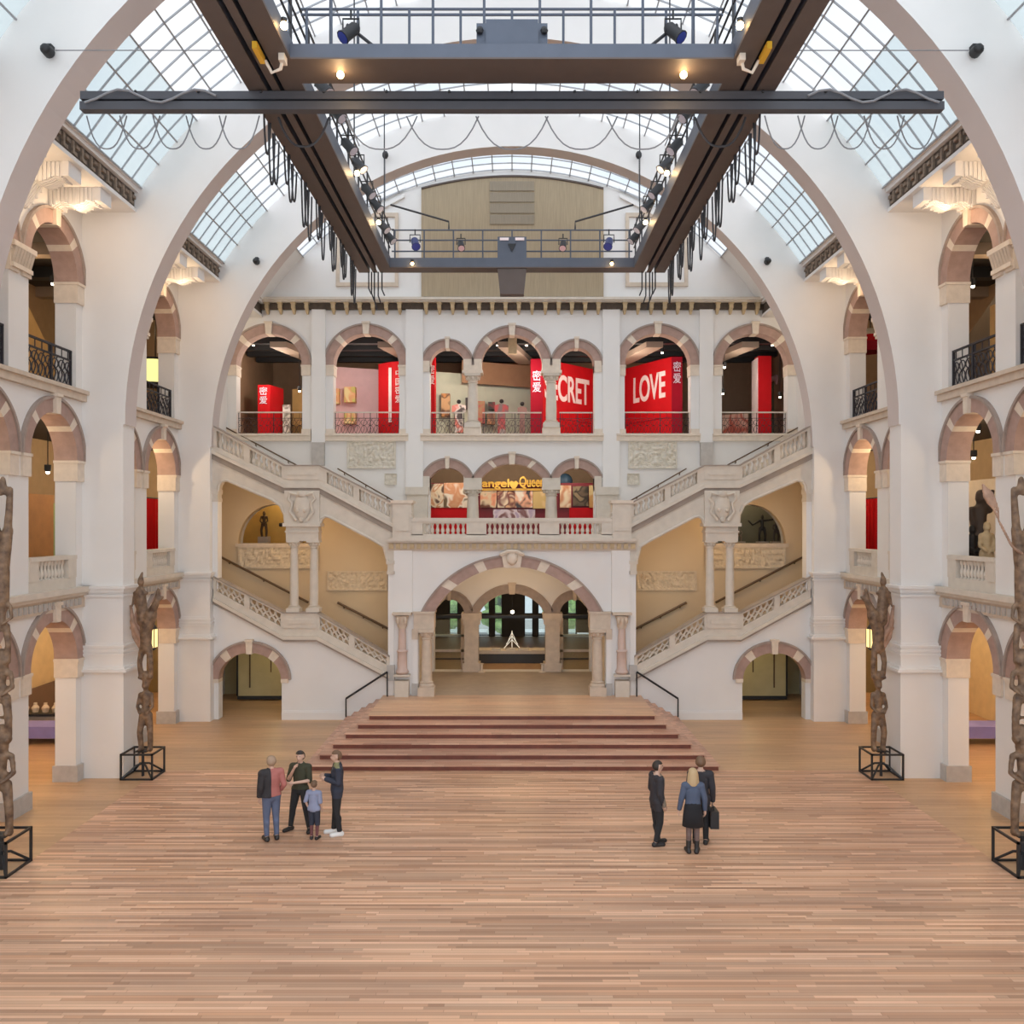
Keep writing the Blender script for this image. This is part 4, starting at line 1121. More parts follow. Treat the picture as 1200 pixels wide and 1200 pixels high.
# strip in the left narrow arch
t = thing('lettered_board', 'narrow red strip panel with white characters in the left narrow back arch', 'panel')
mb = MB(); mb.box(e(500), e(511.5), 38.2, 38.8, F2, ez(421)); obj('board', mb, RED, t)
text('密\n爱', t, (e(505.8) * 38.2 / 39, 38.18, CH + (HZ - 439) * 38.2 / FOC), 0, .27, .85, WHITEP)
# green wall and garments
mb = MB(); mb.prism([(e(508), 40.0), (e(655), 42.4), (e(655), 42.55), (e(508), 40.15)], F2, 13.7, 'z'); obj('exhibit_wall', mb, GREENW, None, 'long pale green exhibition wall behind the triple arcade', 'wall')
mb = MB(); mb.prism([(e(540), 39.9), (e(650), 41.8), (e(650), 42.0), (e(540), 40.1)], 13.2, 14.2, 'z'); obj('exhibit_soffit', mb, mat('brown_soffit', (.36, .20, .11), .7), None, 'brown soffit board above the pale green exhibition wall', 'board')
GAR = [(517, 527, 461, 488, [(.1,.06,.04), (.75,.35,.12), (.2,.1,.06), (.8,.5,.25)], 'picture of an orange figure on the pale green wall'), (545.5, 548.5, 466, 479, [(.04,.04,.04), (.06,.05,.05)], 'small black hanging scroll beside the left column'), (560, 568, 470, 496, [(.75,.6,.4), (.6,.12,.1), (.5,.3,.15)], 'brown and red print right of the left column'), (572, 580, 471, 480, [(.05,.04,.04), (.3,.05,.05), (.06,.06,.05)], 'dark picture next to the mannequin'), (571, 580, 484, 497, [(.65,.25,.12), (.75,.4,.2), (.3,.15,.1)], 'orange textile beside the mannequin')]
for i, (a, b, c, d, cols, lb) in enumerate(GAR):
    Y = 39.7 + (a - 508) * 2.4 / 147; k = Y / FOC
    mb = MB(); mb.box((a - 600) * k, (b - 600) * k, Y, Y + .4, CH + (HZ - d) * k, CH + (HZ - c) * k); obj('wall_picture', mb, mat_collage('garment_print_' + 'abcde'[i], cols, 5), None, lb, 'picture')
def robe(cx, y, z0, h, w, m, label):
    t = thing('hanging_robe', label, 'garment')
    mb = MB(); mb.prism([(cx - w * .5, z0 + h * .95), (cx - w * .12, z0 + h), (cx + w * .12, z0 + h), (cx + w * .5, z0 + h * .95), (cx + w * .5, z0 + h * .72), (cx + w * .25, z0 + h * .75), (cx + w * .3, z0), (cx - w * .3, z0), (cx - w * .25, z0 + h * .75), (cx - w * .5, z0 + h * .72)], y, y + .12); obj('cloth', mb, m, t)
    mb = MB(); mb.tube([(cx, y + .06, F2), (cx, y + .06, z0 + h)], .02, 6); mb.box(cx - .2, cx + .2, y - .1, y + .2, F2, F2 + .03); obj('stand', mb, BLACK, t)
    mb = MB(); mb.ball((cx, y + .06, z0 + h + .12), .1, 8); obj('head_form', mb, BLACK, t)
robe(e(537), 39.4, 10.9, 1.25, .62, mat_collage('white_robe_print', [(.8,.7,.65), (.75,.25,.2), (.8,.75,.7), (.1,.08,.08)], 4), 'white and red robe on a stand by the pale green wall')
robe(e(587.5), 39.6, 10.7, 1.5, .62, mat_collage('grey_robe_print', [(.25,.18,.18), (.45,.38,.36), (.5,.08,.08), (.2,.15,.15)], 4), 'grey dress on a stand, middle of the triple arcade')
robe(e(612), 39.0, 10.75, 1.25, .42, mat('brown_vest', (.30, .16, .14), .7), 'brown sleeveless garment on a stand left of the red lettered wall')
# SECRET wall
def vwall(label, near0, near1, far, zt, word, chars, tmid, wd, zc, flip):
    t = thing('red_letter_wall', label, 'wall')
    mb = MB()
    A = (near1, 39.0); B = far
    back = [(B[0], B[1] + .25), (near0, 39.6)]
    mb.prism([(near0, 39.0), A, B] + back, F2, zt, 'z')
    obj('wall_board', mb, [RED], t)
    d = Vector((B[0] - A[0], B[1] - A[1], 0)); L = d.length; d /= L
    n = Vector((d.y, -d.x, 0)) if not flip else Vector((-d.y, d.x, 0))
    p = Vector((A[0], 39.0, 0)) + d * (L * tmid) + n * .02
    ang = math.atan2(d.y, d.x) if not flip else math.atan2(-d.y, -d.x)
    text(word, t, (p.x, p.y, zc), ang, wd, 1.2, WHITEP, ext=.01)
    mb = MB(); mb.box(min(near0, near1) , max(near0, near1), 38.96, 38.995, F2, zt - .01); obj('front_strip', mb, REDD, t)
    text(chars, t, ((near0 + near1) / 2, 38.95, ez(447 if not flip else 436.5)), 0, abs(near1 - near0) * .74, .95, LILAC)
    q = Vector((A[0], 39.0, 0)) + d * (L * .5) + n * .015
    mb = MB()
    for zz in (11.55, 10.75):
        a0, a1 = Vector((A[0], 39, zz)) + d * .1 + n * .005, Vector((A[0], 39, zz)) + d * (L - .3) + n * .005
        mb.tube([a0, a1], .02, 4)
    obj('seam', mb, REDD, t)
vwall('red wall lettered SECRET in the right narrow back arch', e(622), e(636), (4.12, 42.0), 14.1, 'SECRET', '密\n爱', .418, 3.17, 12.95, False)
vwall('red wall lettered LOVE in the third wide back arch', e(799.5), e(787), (5.2, 42.3), 14.19, 'LOVE', '密\n爱', .42, 2.35, 13.05, True)
# rightmost arch
t = thing('red_column', 'tall plain red column panel in the rightmost back arch', 'panel')
mb = MB(); mb.box(e(888.5), e(904), 39, 39.6, F2, ez(417)); obj('board', mb, RED, t)
mb = MB(); mb.box(e(888.5) - .03, e(888.5) - .002, 39.02, 39.95, F2, ez(419)); obj('side_board', mb, WHITEP, t)  # pale strip stands in for light on the column's left side
mb = MB(); mb.prism([(e(846), 41.5), (e(888), 40.6), (e(888), 40.7), (e(846), 41.6)], F2, 11.9, 'z'); obj('exhibit_partition', mb, mat_collage('salmon_print', [(.62,.26,.14), (.72,.45,.35), (.55,.12,.08), (.7,.5,.4)], 2.5), None, 'low salmon and orange printed partition in the rightmost back arch', 'partition')
mb = MB(); mb.box(e(905), e(924), 41, 41.1, F2, ez(435)); obj('exhibit_board', mb, mat('dark_green_board', (.13, .15, .09), .6), None, 'dark green board behind the red column panel', 'board')
mb = MB(); mb.tube([(e(906), 40.5, ez(433)), (e(912), 40.3, ez(440)), (e(920), 40.4, ez(436)), (e(922), 40.5, ez(444))], [.1, .16, .14, .05], 8); obj('pink_drape', mb, PINKW, None, 'small pink drape hanging on the dark green board', 'drape', smooth=True)
# ---- first floor back: poster wall and sign
t = thing('poster_wall', 'red-based poster wall behind the balcony', 'wall')
mb = MB(); mb.box(e(492), e(712), 39.0, 39.12, 5.85, ez(566)); obj('wall_board', mb, mat('maroon_board', (.22, .01, .02), .5), t)
for (a, b) in ((494, 549), (667, 708)):
    mb = MB(); mb.box(e(a), e(b), 38.9, 39.0, 5.86, ez(595)); obj('red_dado', mb, RED, t)
PC = [(496, 520, 567, 595, [(.75,.6,.38), (.12,.06,.04), (.8,.68,.5), (.6,.3,.15), (.85,.75,.6)], 'leftmost cream film poster behind the balcony'),
      (520.5, 548, 566, 595, [(.8,.6,.4), (.65,.3,.15), (.88,.78,.65), (.15,.1,.05)], 'warm cream poster left of the balcony column'),
      (563, 582, 574, 595, [(.35,.08,.04), (.8,.35,.2), (.75,.6,.4), (.15,.05,.03)], 'red and cream poster under the golden lettering, left'),
      (583, 603, 575, 595, [(.55,.25,.1), (.75,.45,.25), (.2,.06,.05), (.85,.7,.5)], 'brown poster under the golden lettering, centre left'),
      (603.5, 624, 575, 595, [(.8,.65,.5), (.06,.05,.06), (.8,.4,.25), (.85,.75,.62)], 'cream and black poster under the golden lettering, centre right'),
      (624.5, 641, 575, 596, [(.75,.35,.15), (.82,.6,.3), (.7,.5,.2)], 'orange poster under the golden lettering, right'),
      (578, 627, 597, 607.5, [(.6,.55,.75), (.25,.12,.12), (.75,.65,.7), (.5,.4,.55)], 'lilac and white print low behind the balcony balustrade'),
      (656, 669, 569, 595, [(.75,.55,.3), (.6,.25,.12), (.85,.7,.5)], 'tan poster right of the balcony column'),
      (671, 689, 570, 593, [(.03,.03,.02), (.15,.1,.06), (.04,.03,.02), (.3,.22,.12)], 'black poster behind the balcony on the right'),
      (690, 702, 569, 595, [(.8,.5,.22), (.75,.6,.3), (.65,.35,.12)], 'rightmost orange poster behind the balcony')]
for i, (a, b, c, d, cols, lb) in enumerate(PC):
    mb = MB(); mb.box(e(a), e(b), 38.84, 39.0 if d < 600 else 38.9, ez(d), ez(c)); obj('film_poster', mb, mat_collage('poster_print_%s' % 'abcdefghij'[i], cols, 4.5), None, lb, 'poster')
t = thing('golden_sign', 'golden cut-out lettering with a heart above the posters', 'sign')
GOLD = mat('golden_letters', (.85, .48, .06), .45)
text('angel', t, (e(581), 38.7, ez(568)), 0, e(597) - e(565.5), .46, GOLD, ext=.05)
mb = MB()
hp = [(0, -.22), (.16, -.02), (.19, .10), (.12, .19), (.03, .17), (0, .11), (-.03, .17), (-.12, .19), (-.19, .10), (-.16, -.02)]
mb.prism([(e(602) + x, ez(569) + z) for x, z in hp], 38.65, 38.75); obj('heart', mb, GOLD, t)
text('Queen', t, (e(623), 38.7, ez(566)), 0, e(637.5) - e(608.5), .55, GOLD, ext=.05)
mb = MB(); mb.box(e(563), e(641), 38.78, 38.84, ez(575), ez(572.5)); mb.box(e(564), e(640), 38.75, 38.82, ez(567.5), ez(566.2)); obj('sign_bar', mb, GOLD, t)
mb = MB(); mb.ball((e(663), 39.6, ez(563)), .35, 12); mb.lathe([(.3, 0), (.12, .1), (.1, 2.6)], (e(663), 39.6, 5.85), 10); obj('blue_globe', mb, mat('dark_blue', (.05, .10, .16), .5), None, 'dark blue rounded exhibit above the tan poster', 'exhibit', smooth=True)
# lunette rooms: objects seen through the stair wall openings
mb = MB(); mb.box(-12, -6.5, 38.6, 38.7, 5.85, 9.8); obj('exhibit_wall', mb, mat('golden_wall', (.62, .42, .12), .6), None, 'golden display wall behind the left lunette', 'wall')
mb = MB(); mb.box(6.5, 12, 38.6, 38.7, 5.85, 9.8); obj('exhibit_wall', mb, mat('grey_green_wall', (.16, .17, .13), .6), None, 'grey green display wall behind the right lunette', 'wall')
def fig(x, y, z, h, m, label, w=.16, arms=0.0):
    t = thing('display_figure', label, 'figure')
    mb = MB(); mb.box(x - .22, x + .22, y - .2, y + .2, 5.85 if z < 10 else 10.34, z); obj('plinth', mb, GREYST, t)
    carved_figure(x, y, z, h, m, t, arms, max(1.0, min(1.7, w * 5 / h)))
fig(-10.5, 37.6, 6.3, 1.1, mat('dark_wood_figure', (.10, .06, .03), .6), 'small dark figure with white cap in the left lunette', .2)
fig(-9.2, 37.9, 6.15, .5, CARVE, 'low brown carved figure in the middle of the left lunette', .25)
fig(10.6, 37.6, 6.1, 1.15, BLACK, 'black figure with raised arm in the right lunette', .26, .6)
fig(11.25, 37.8, 6.1, .9, mat('dark_grey_figure', (.06, .055, .06), .6), 'dark grey figure at the right edge of the right lunette', .2)
fig(9.6, 37.5, 6.1, .55, mat('grey_brown_figure', (.28, .22, .18), .6), 'small grey-brown figure at the left of the right lunette', .22)
t = thing('ship_model', 'black winged carving pointing left in the left lunette', 'carving')
mb = MB(); mb.tube([(-9.75, 37.2, WZ(615, 37.2)), (-9.1, 37.2, WZ(614.5, 37.2))], [.08, .12], 8); obj('body', mb, BLACK, t, smooth=True)
mb = MB(); mb.ball((-9.05, 37.2, WZ(610, 37.2)), (.12, .06, .2), 8); mb.ball((-9.05, 37.2, WZ(619, 37.2)), (.12, .06, .18), 8); obj('tail', mb, BLACK, t, smooth=True)
mb = MB(); mb.tube([(-9.3, 37.2, 5.86), (-9.3, 37.2, WZ(616, 37.2))], .02, 6); obj('stand', mb, BRONZE, t)
# ---- things in the side galleries
def onx(px, py, X):
    """point on the vertical plane |x| = X seen at a pixel"""
    Y = X * FOC / abs(px - 600)
    return Y, CH + (HZ - py) * Y / FOC
# left, farther bay, second floor: glowing yellow drum shade
Yc, zc = onx(182, 437, 13.4)
t = thing('drum_lamp', 'large glowing yellow drum lamp in the farther top arch on the left', 'lamp')
mb = MB(); mb.lathe([(.62, -.42), (.62, .42)], (-13.4, Yc, zc), 24); obj('shade', mb, mat('glowing_yellow_shade', (.9, .85, .4), .5, emit=(.95, .9, .35), estr=1.0), t, smooth=True)
mb = MB(); mb.lathe([(.64, .42), (.64, .5)], (-13.4, Yc, zc), 24); mb.lathe([(.64, -.5), (.64, -.42)], (-13.4, Yc, zc), 24); mb.tube([(-13.4, Yc, zc + .5), (-13.4, Yc, 15.09)], .02, 6); obj('rings_and_rod', mb, BLACK, t)
for i in range(6):
    mb = MB(); yy = Yc - .7 + .28 * i; z0 = 10.34
    mb.lathe([(.1, 0), (.13, .1), (.1, .18)], (-12.9 - .07 * i, yy, z0), 10); mb.ball((-12.9 - .07 * i, yy, z0 + .34), (.14, .14, .2), 8)
    obj('display_vase', mb, [OLIVE, mat('blue_glaze', (.12, .22, .36), .4), CREAM][i % 3], None, f'{ORD[i]} small vase from the hall side behind the farther left top railing', 'vase', smooth=True)
# right: red lantern
Yc, zc = onx(1020, 402, 13.4)
t = thing('red_lantern', 'red and cream drum lantern hanging in the farther top arch on the right', 'lantern')
mb = MB(); mb.lathe([(.5, -.35), (.55, .0)], (13.4, Yc, zc), 20); obj('lower_band', mb, REDD, t, smooth=True)
mb = MB(); mb.lathe([(.55, 0), (.52, .25)], (13.4, Yc, zc), 20); obj('upper_band', mb, RED, t, smooth=True)
mb = MB(); mb.lathe([(.52, .25), (.3, .5), (.05, .55)], (13.4, Yc, zc), 20); obj('top_cap', mb, CREAM, t, smooth=True)
mb = MB(); mb.tube([(13.4, Yc, zc + .5), (13.4, Yc, 15.09)], .02, 6); obj('rod', mb, BLACK, t)
for i in range(5):
    mb = MB(); yy = Yc - .6 + .3 * i
    mb.lathe([(.1, 0), (.14, .12), (.07, .3)], (12.95 + .05 * i, yy, 10.34), 10); mb.ball((12.95 + .05 * i, yy, 10.34 + .42), (.13, .13, .18), 8)
    obj('display_vase', mb, [OLIVE, CREAM, mat('blue_glaze', (.12, .22, .36), .4)][i % 3], None, f'{ORD[i]} small vase from the hall side behind the farther right top railing', 'vase', smooth=True)
# pitched partition in the nearer top arches
mb = MB(); mb.prism([(26.5, 10.34), (31.2, 10.34), (31.2, 11.0), (30.33, 11.76), (28.35, 13.48), (26.5, 15.05)], -15.4, -15.3, 'x'); obj('gable_partition', mb, OCHRE, None, 'orange sloping partition in the nearer top arch on the left', 'partition')
mb = MB(); mb.prism([(26.5, 10.34), (31.2, 10.34), (31.2, 12.4), (28.0, 14.1), (26.5, 14.8)], 15.3, 15.4, 'x'); obj('gable_partition', mb, mat('dark_brown_board', (.14, .10, .07), .6), None, 'dark brown sloping partition in the nearer top arch on the right', 'partition')
mb = MB(); mb.box(14.0, 14.1, 25.75, 26.0, 10.34, 13.2); obj('wood_post', mb, OCHRE, None, 'orange wooden post in the nearer top arch on the right', 'post')
# first floor: curtains, door, figures
for s, sd in SIDES:
    a, _ = onx(600 + s * 428, 0, 13.2); b, _ = onx(600 + s * 413, 0, 13.2)
    mb = MB(); n = 40; Pf = []
    for i in range(n + 1): Pf.append((s * (13.2 + .07 * math.sin(i * 1.1)), a - .5 + (b - a + 1.0) * i / n))
    mb.prism(Pf + [(p[0] + s * .03, p[1]) for p in Pf[::-1]], 5.12, 7.75, 'z')
    obj('red_curtain', mb, RED, None, f'bright red curtain in the farther first floor arch on the {sd}', 'curtain', smooth=True)
    mb = MB(); mb.tube([(s * 13.2, a - .6, 7.78), (s * 13.2, b + .6, 7.78)], .03, 6); mb.tube([(s * 13.2, a - .6, 7.78), (s * 13.2, a - .6, 9.8)], .02, 6); obj('curtain_rail', mb, BLACK, None, f'dark rail holding the red curtain on the {sd}', 'rail')
    # hanging lanterns in the ground floor arches
    Yc, zc = onx(600 + s * 422.5, 747, 11.85)
    t = thing('hanging_lantern', f'lit yellow glass lantern hanging in the farther ground floor arch on the {sd}', 'lantern')
    mb = MB(); mb.box(s * 11.7, s * 12.0, Yc - .15, Yc + .15, zc - .32, zc + .28); obj('glass', mb, mat('lantern_glass', (.9, .75, .4), .4, emit=(1, .75, .3), estr=1.1), t)
    mb = MB(); mb.lathe([(.2, 0), (.08, .18), (.02, .3)], (s * 11.85, Yc, zc + .28), 8); mb.tube([(s * 11.85, Yc, zc + .5), (s * 11.85, Yc, 4.35)], .015, 6); obj('cap', mb, BLACK, t)
    mb = MB(); mb.lathe([(.1, -.1), (.2, 0)], (s * 11.85, Yc, zc - .32), 8)
    for i in (-1, 1):
        for j in (-1, 1): mb.tube([(s * 11.85 + i * .15, Yc + j * .15, zc - .32), (s * 11.85 + i * .15, Yc + j * .15, zc + .28)], .015, 5)
    obj('frame', mb, BLACK, t)
    # purple benches
    t = thing('bench', f'long lilac upholstered bench beyond the nearer ground floor arch on the {sd}', 'bench')
    x0 = s * 14.2; 
    mb = MB(); mb.box(s * 13.6, s * 16.3, 27.4, 28.3, .20, .56); obj('seat', mb, mat('lilac_fabric', (.26, .25, .68), .8), t)
    for xx in (13.9, 16.0):
        mb = MB(); mb.box(s * (xx - .08), s * (xx + .08), 27.5, 28.2, 0, .2); obj('leg', mb, BLACK, t)
mb = MB(); mb.box(-16.58, -16.52, 24, 35.9, 0, 1.15); obj('dado_board', mb, mat('brown_dado', (.20, .14, .11), .7), None, 'brown dado along the ground floor gallery wall on the left', 'dado')
mb = MB(); mb.box(-14.0, -13.9, 25.0, 26.9, 5.12, 7.7); obj('wood_door', mb, mat('orange_wood', (.50, .24, .08), .5, var=.1), None, 'orange wooden door panel in the nearer first floor arch on the left', 'door')
mb = MB(); mb.box(-14.9, -14.8, 28.3, 30.0, 5.12, 7.5); obj('green_board', mb, mat('pale_green_board', (.40, .52, .26), .6), None, 'pale green board behind the orange door panel', 'board')
t = thing('drinks_shelf', 'counter shelf with small objects over the lilac bench on the left', 'shelf')
mb = MB(); mb.box(-16.5, -13.8, 28.6, 29.3, .62, .70); obj('board', mb, BLACK, t)
mb = MB(); mb.box(-16.5, -13.9, 28.7, 29.3, 0, .62); obj('base', mb, GREYST, t)
for i in range(4):
    mb = MB(); mb.lathe([(.09, 0), (.12, .15), (.05, .25), (.06, .3)], (-15.85 + .33 * i, 28.9, .70), 10)
    obj('display_bowl', mb, [CREAM, PALE][i % 2], None, f'{ORD[i]} white vessel on the shelf over the left lilac bench', 'vessel', smooth=True)
t = thing('curved_figure', 'brown hook-shaped carved figure on the shelf over the left lilac bench', 'figure')
mb = MB(); mb.tube([(-14.62, 29.0, .70), (-14.62, 29.0, 1.1), (-14.58, 29.0, 1.3), (-14.42, 29.0, 1.34), (-14.36, 29.0, 1.24)], [.12, .09, .08, .07, .05], 8); obj('carving', mb, CARVE, t, smooth=True)
def fig2(px, py0, py1, X, m, label, w, arms=0):
    Y, zt = onx(px, py0, X); _, zb0 = onx(px, py1, X)
    t = thing('tall_figure', label, 'figure'); h = zt - 5.14; s = 1 if px > 600 else -1
    mb = MB(); x = s * X
    mb.box(x - w, x + w, Y - w, Y + w, 5.11, 5.2); obj('base', mb, BLACK, t)
    carved_figure(x, Y, 5.2, h - .1, m, t, arms, .85)
fig2(1139, 612, 650, 12.9, BLACK, 'short black figure in the nearer first floor arch on the right', .2)
fig2(1148.5, 570, 650, 13.3, mat('near_black_wood', (.07, .05, .04), .6), 'tall dark carved figure in the nearer first floor arch on the right', .2, .3)
fig2(1156, 608, 650, 12.75, GOLDST, 'ochre carved figure beside the tall dark one, first floor right', .18)
mb = MB(); mb.box(14.5, 14.6, 25.5, 30.0, 5.12, 8.2); obj('exhibit_wall', mb, PALE, None, 'pale display board in the nearer first floor arch on the right', 'board')

# small lit ceiling spotlights
def gal_spot(x, y, z, zc, label):
    t = thing('ceiling_spotlight', label, 'spotlight', 'small gallery ceiling spotlights')
    mb = MB(); mb.lathe([(.05, 0), (.09, .05), (.09, .2)], (x, y, z), 10); mb.tube([(x, y, z + .2), (x, y, zc)], .015, 5); h = obj('housing', mb, BLACK, t)
    mb = MB(); mb.ball((x, y, z - .01), .055, 8); obj('bulb', mb, BULBW, h, smooth=True)
for (px, py, zc, lb) in ((62, 332, 15.1, 'small ceiling spotlight in the nearer second floor arch on the left'), (186, 370, 15.1, 'small ceiling spotlight in the farther second floor arch on the left'), (56, 553, 9.8, 'small ceiling spotlight in the nearer first floor arch on the left'),
                         (1140, 335, 15.1, 'small ceiling spotlight in the nearer second floor arch on the right'), (1016, 370, 15.1, 'small ceiling spotlight in the farther second floor arch on the right'), (1146, 505, 9.8, 'upper small ceiling spotlight in the nearer first floor arch on the right'), (1141, 536, 9.8, 'lower small ceiling spotlight in the nearer first floor arch on the right')):
    Y, z = onx(px, py, 13.0); gal_spot(math.copysign(13.0, px - 600), Y, z, zc, lb)
for (px, py, lb) in ((297, 404, 'in the leftmost back arch, high'), (351, 458, 'in the leftmost back arch, low'), (461, 412, 'in the second back arch'), (583, 404, 'in the middle back arch, left'), (617, 404, 'in the middle back arch, right'), (776, 413, 'above the red wall lettered LOVE'), (905, 404, 'in the rightmost back arch, high'), (849, 430, 'in the rightmost back arch, upper left'), (847, 461, 'in the rightmost back arch, lower left'), (914, 465, 'in the rightmost back arch, right')):
    Y = 38.3; gal_spot((px - 600) * Y / FOC, Y, CH + (HZ - py) * Y / FOC, 15.15, 'small lit spotlight ' + lb)
# ================================================================== lobby behind the portal
LY = 49.0
GL = .62
mb = MB(); mb.box(-9, 9, YB + WT, LY + .3, -.1, GL); struct('floor_lobby', mb, GALF, 'brown floor of the entrance lobby behind the portal', 'floor')
mb = MB(); mb.box(-9, 9, YB + WT, LY, 5.3, 5.5); struct('ceiling_lobby', mb, PLASTER2, 'cream ceiling of the entrance lobby', 'ceiling')
DKW = mat('dark_lobby_wall', (.055, .05, .045), .7)
SL = FOC / LY
def lx(px): return (px - 601) / SL
def lz(py): return CH + (HZ - py) / SL
wins = [(527, 538), (561, 575), (580, 590), (615, 626), (631, 641), (666, 677)]
mb = MB(); cur = -9.0
for a, b in wins:
    mb.box(cur, lx(a), LY, LY + .3, -1, 5.3); cur = lx(b)
    mb.box(lx(a), lx(b), LY, LY + .3, -1, lz(757)); mb.box(lx(a), lx(b), LY, LY + .3, lz(725), lz(719)); mb.box(lx(a), lx(b), LY, LY + .3, lz(697), 5.3)
mb.box(cur, 9, LY, LY + .3, gz, 5.3)
struct('wall_lobby', mb, DKW, 'dark far wall of the entrance lobby', 'wall')
for e_ in (-1, 1):
    mb = MB(); mb.box(e_ * 9, e_ * 9.2, YB + WT, LY, gz, 5.3); struct('wall_lobby_side', mb, DKW, f"{'left' if e_ < 0 else 'right'} dark side wall of the entrance lobby", 'wall')
PANE = mat_glass('lobby_window_glass', (.92, .97, .95), .9)
for i, (a, b) in enumerate(wins):
    t = thing(f'window_{6 + i}', f'{ORD[i]} tall street window from the left in the far lobby wall', 'window', kind='structure')
    mb = MB(); mb.box(lx(a), lx(b), LY + .14, LY + .16, lz(757), lz(725)); mb.box(lx(a), lx(b), LY + .14, LY + .16, lz(719), lz(697)); obj('pane', mb, PANE, t)
    mb = MB(); mb.box(lx(a), lx(b), LY + .11, LY + .19, lz(745), lz(744)); mb.box(lx(a), lx(a) + .06, LY + .1, LY + .2, lz(757), lz(697)); mb.box(lx(b) - .06, lx(b), LY + .1, LY + .2, lz(757), lz(697)); obj('frame', mb, BLACK, t)
# outdoors
LEAF = mat('leaf_green', (.20, .36, .08), .7, var=.5, scale=3, col2=(.48, .66, .22))
for i, (x, h) in enumerate(((-8, 6), (-4.4, 7), (-.6, 6.5), (3.1, 7), (6.9, 6))):
    t = thing('street_tree', f'{ORD[i]} green tree from the left outside the lobby windows', 'tree')
    mb = MB()
    for k in range(60):
        th, ph, r = random.uniform(0, 6.28), random.uniform(-1, 1), random.uniform(.5, 1)
        c = (x + 1.15 * r * math.cos(th) * math.sqrt(1 - ph * ph), 58 + 1.0 * r * math.sin(th), 1.9 + 2.2 * r * ph)
        mb.ball(c, random.uniform(.28, .6), 6)
    obj('crown', mb, LEAF, t)
    mb = MB(); mb.tube([(x, 58, -1.2), (x, 58, 2)], [.18, .12], 8); obj('trunk', mb, CARVE, t)
mb = MB(); mb.box(-25, 25, LY + .3, 75, -1.4, -1.2); struct('ground_street', mb, mat('street_grey', (.35, .35, .34), .8), 'grey street outside the lobby', 'street')
for i, x in enumerate((-3.2, 2.2)):
    t = thing('parked_van', f"pale parked van outside the lobby windows, {'left' if i == 0 else 'right'}", 'van')
    mb = MB(); mb.prism([(x - 2.2, -.9), (x + 2.2, -.9), (x + 2.2, -.3), (x + 1.7, .35), (x - 2.1, .35), (x - 2.2, -.3)], 53.2, 54.9); obj('body', mb, mat('pale_van_paint', (.75, .77, .80), .4), t)
    for q in (-1.3, 1.3):
        mb = MB(); mb.v = []; mb.tube([(x + q, 53.1, -.84), (x + q, 53.3, -.84)], .36, 14); mb.tube([(x + q, 54.8, -.84), (x + q, 55.0, -.84)], .36, 14); obj('wheels', mb, BLACK, t)
# lobby furniture
t = thing('reception_desk', 'long reception desk with pale top in the middle of the lobby', 'desk')
mb = MB(); mb.box(-2.0, 2.0, 39.6, 40.4, GL, 1.05); obj('body', mb, mat('dark_desk', (.05, .05, .05), .5), t)
mb = MB(); mb.box(-2.1, 2.1, 39.5, 40.5, 1.05, 1.2); obj('top', mb, PALE, t)
for i, x in enumerate((-.9, -.25, .3)):
    mb = MB(); mb.box(x, x + .4, 39.6, 39.95, 1.2, 1.28); obj('leaflet_stack', mb, PALE, None, f'{ORD[i]} pale leaflet stack from the left on the reception desk', 'leaflets')
t = thing('wire_tree', 'white triangular illuminated decoration behind the reception desk', 'decoration')
mb = MB()
for q in range(3):
    w = .36 - .1 * q; z = 1.22 + .17 * q
    mb.tube([(-w, 40.2, z), (0, 40.2, z + .38), (w, 40.2, z)], .02, 5)
mb.tube([(0, 40.2, 1.2), (0, 40.2, 2.0)], .02, 5); obj('wire_form', mb, mat('white_wire', (.9, .9, .85), .5, emit=(1, .95, .8), estr=.4), t)
t = thing('globe_lamp', 'small white glowing globe lamp high in the lobby', 'lamp')
mb = MB(); mb.ball((.02, 44, 2.48), .085, 10); obj('globe', mb, BULBW, t, smooth=True)
mb = MB(); mb.tube([(.02, 44, 2.55), (.02, 44, 5.3)], .012, 5); obj('cord', mb, BLACK, t)
for s, sd in SIDES:
    t = thing('glass_screen', f'wood framed glass screen between the {sd} lobby arches', 'screen')
    x0, x1 = s * 1.95, s * 4.4; y = 37.6
    for xx, w in ((s * 2.05, .12), (s * 4.3, .08)):
        mb = MB(); mb.box(xx - w, xx + w, y - .05, y + .05, GL, 2.85); obj('post', mb, CREAM, t)
    for zz, h, m in ((1.42, .10, CREAM), (2.06, .10, mat('greenish_rail', (.42, .46, .38), .5)), (1.1, .05, BLACK)):
        mb = MB(); mb.box(x0, x1, y - .05, y + .05, zz, zz + h); obj('cross_rail', mb, m, t)
    mb = MB(); mb.box(x0, x1, y - .01, y + .01, GL + .05, 2.8); obj('pane', mb, PANE, t)
    mb = MB(); mb.box(s * 1.95, s * 4.4, 37.52, 37.68, 2.85, 2.98); obj('dark_head', mb, BLACK, t)
    t = thing('spot_stand', f'small cream floor stand beside the {sd} portal pier', 'stand')
    mb = MB(); mb.lathe([(.16, 0), (.05, .06), (.04, .3), (.1, .36)], (s * 1.22, YB - .2, gz), 10); obj('stand_body', mb, CREAM, t, smooth=True)
mb = MB(); mb.box(-1.95, 1.95, 37.55, 37.65, 2.85, 2.97); mb.box(-1.95, -1.88, 37.55, 37.65, GL, 2.97); mb.box(1.88, 1.95, 37.55, 37.65, GL, 2.97); struct('door_3', mb, BLACK, 'black door frame across the middle lobby arch', 'door')

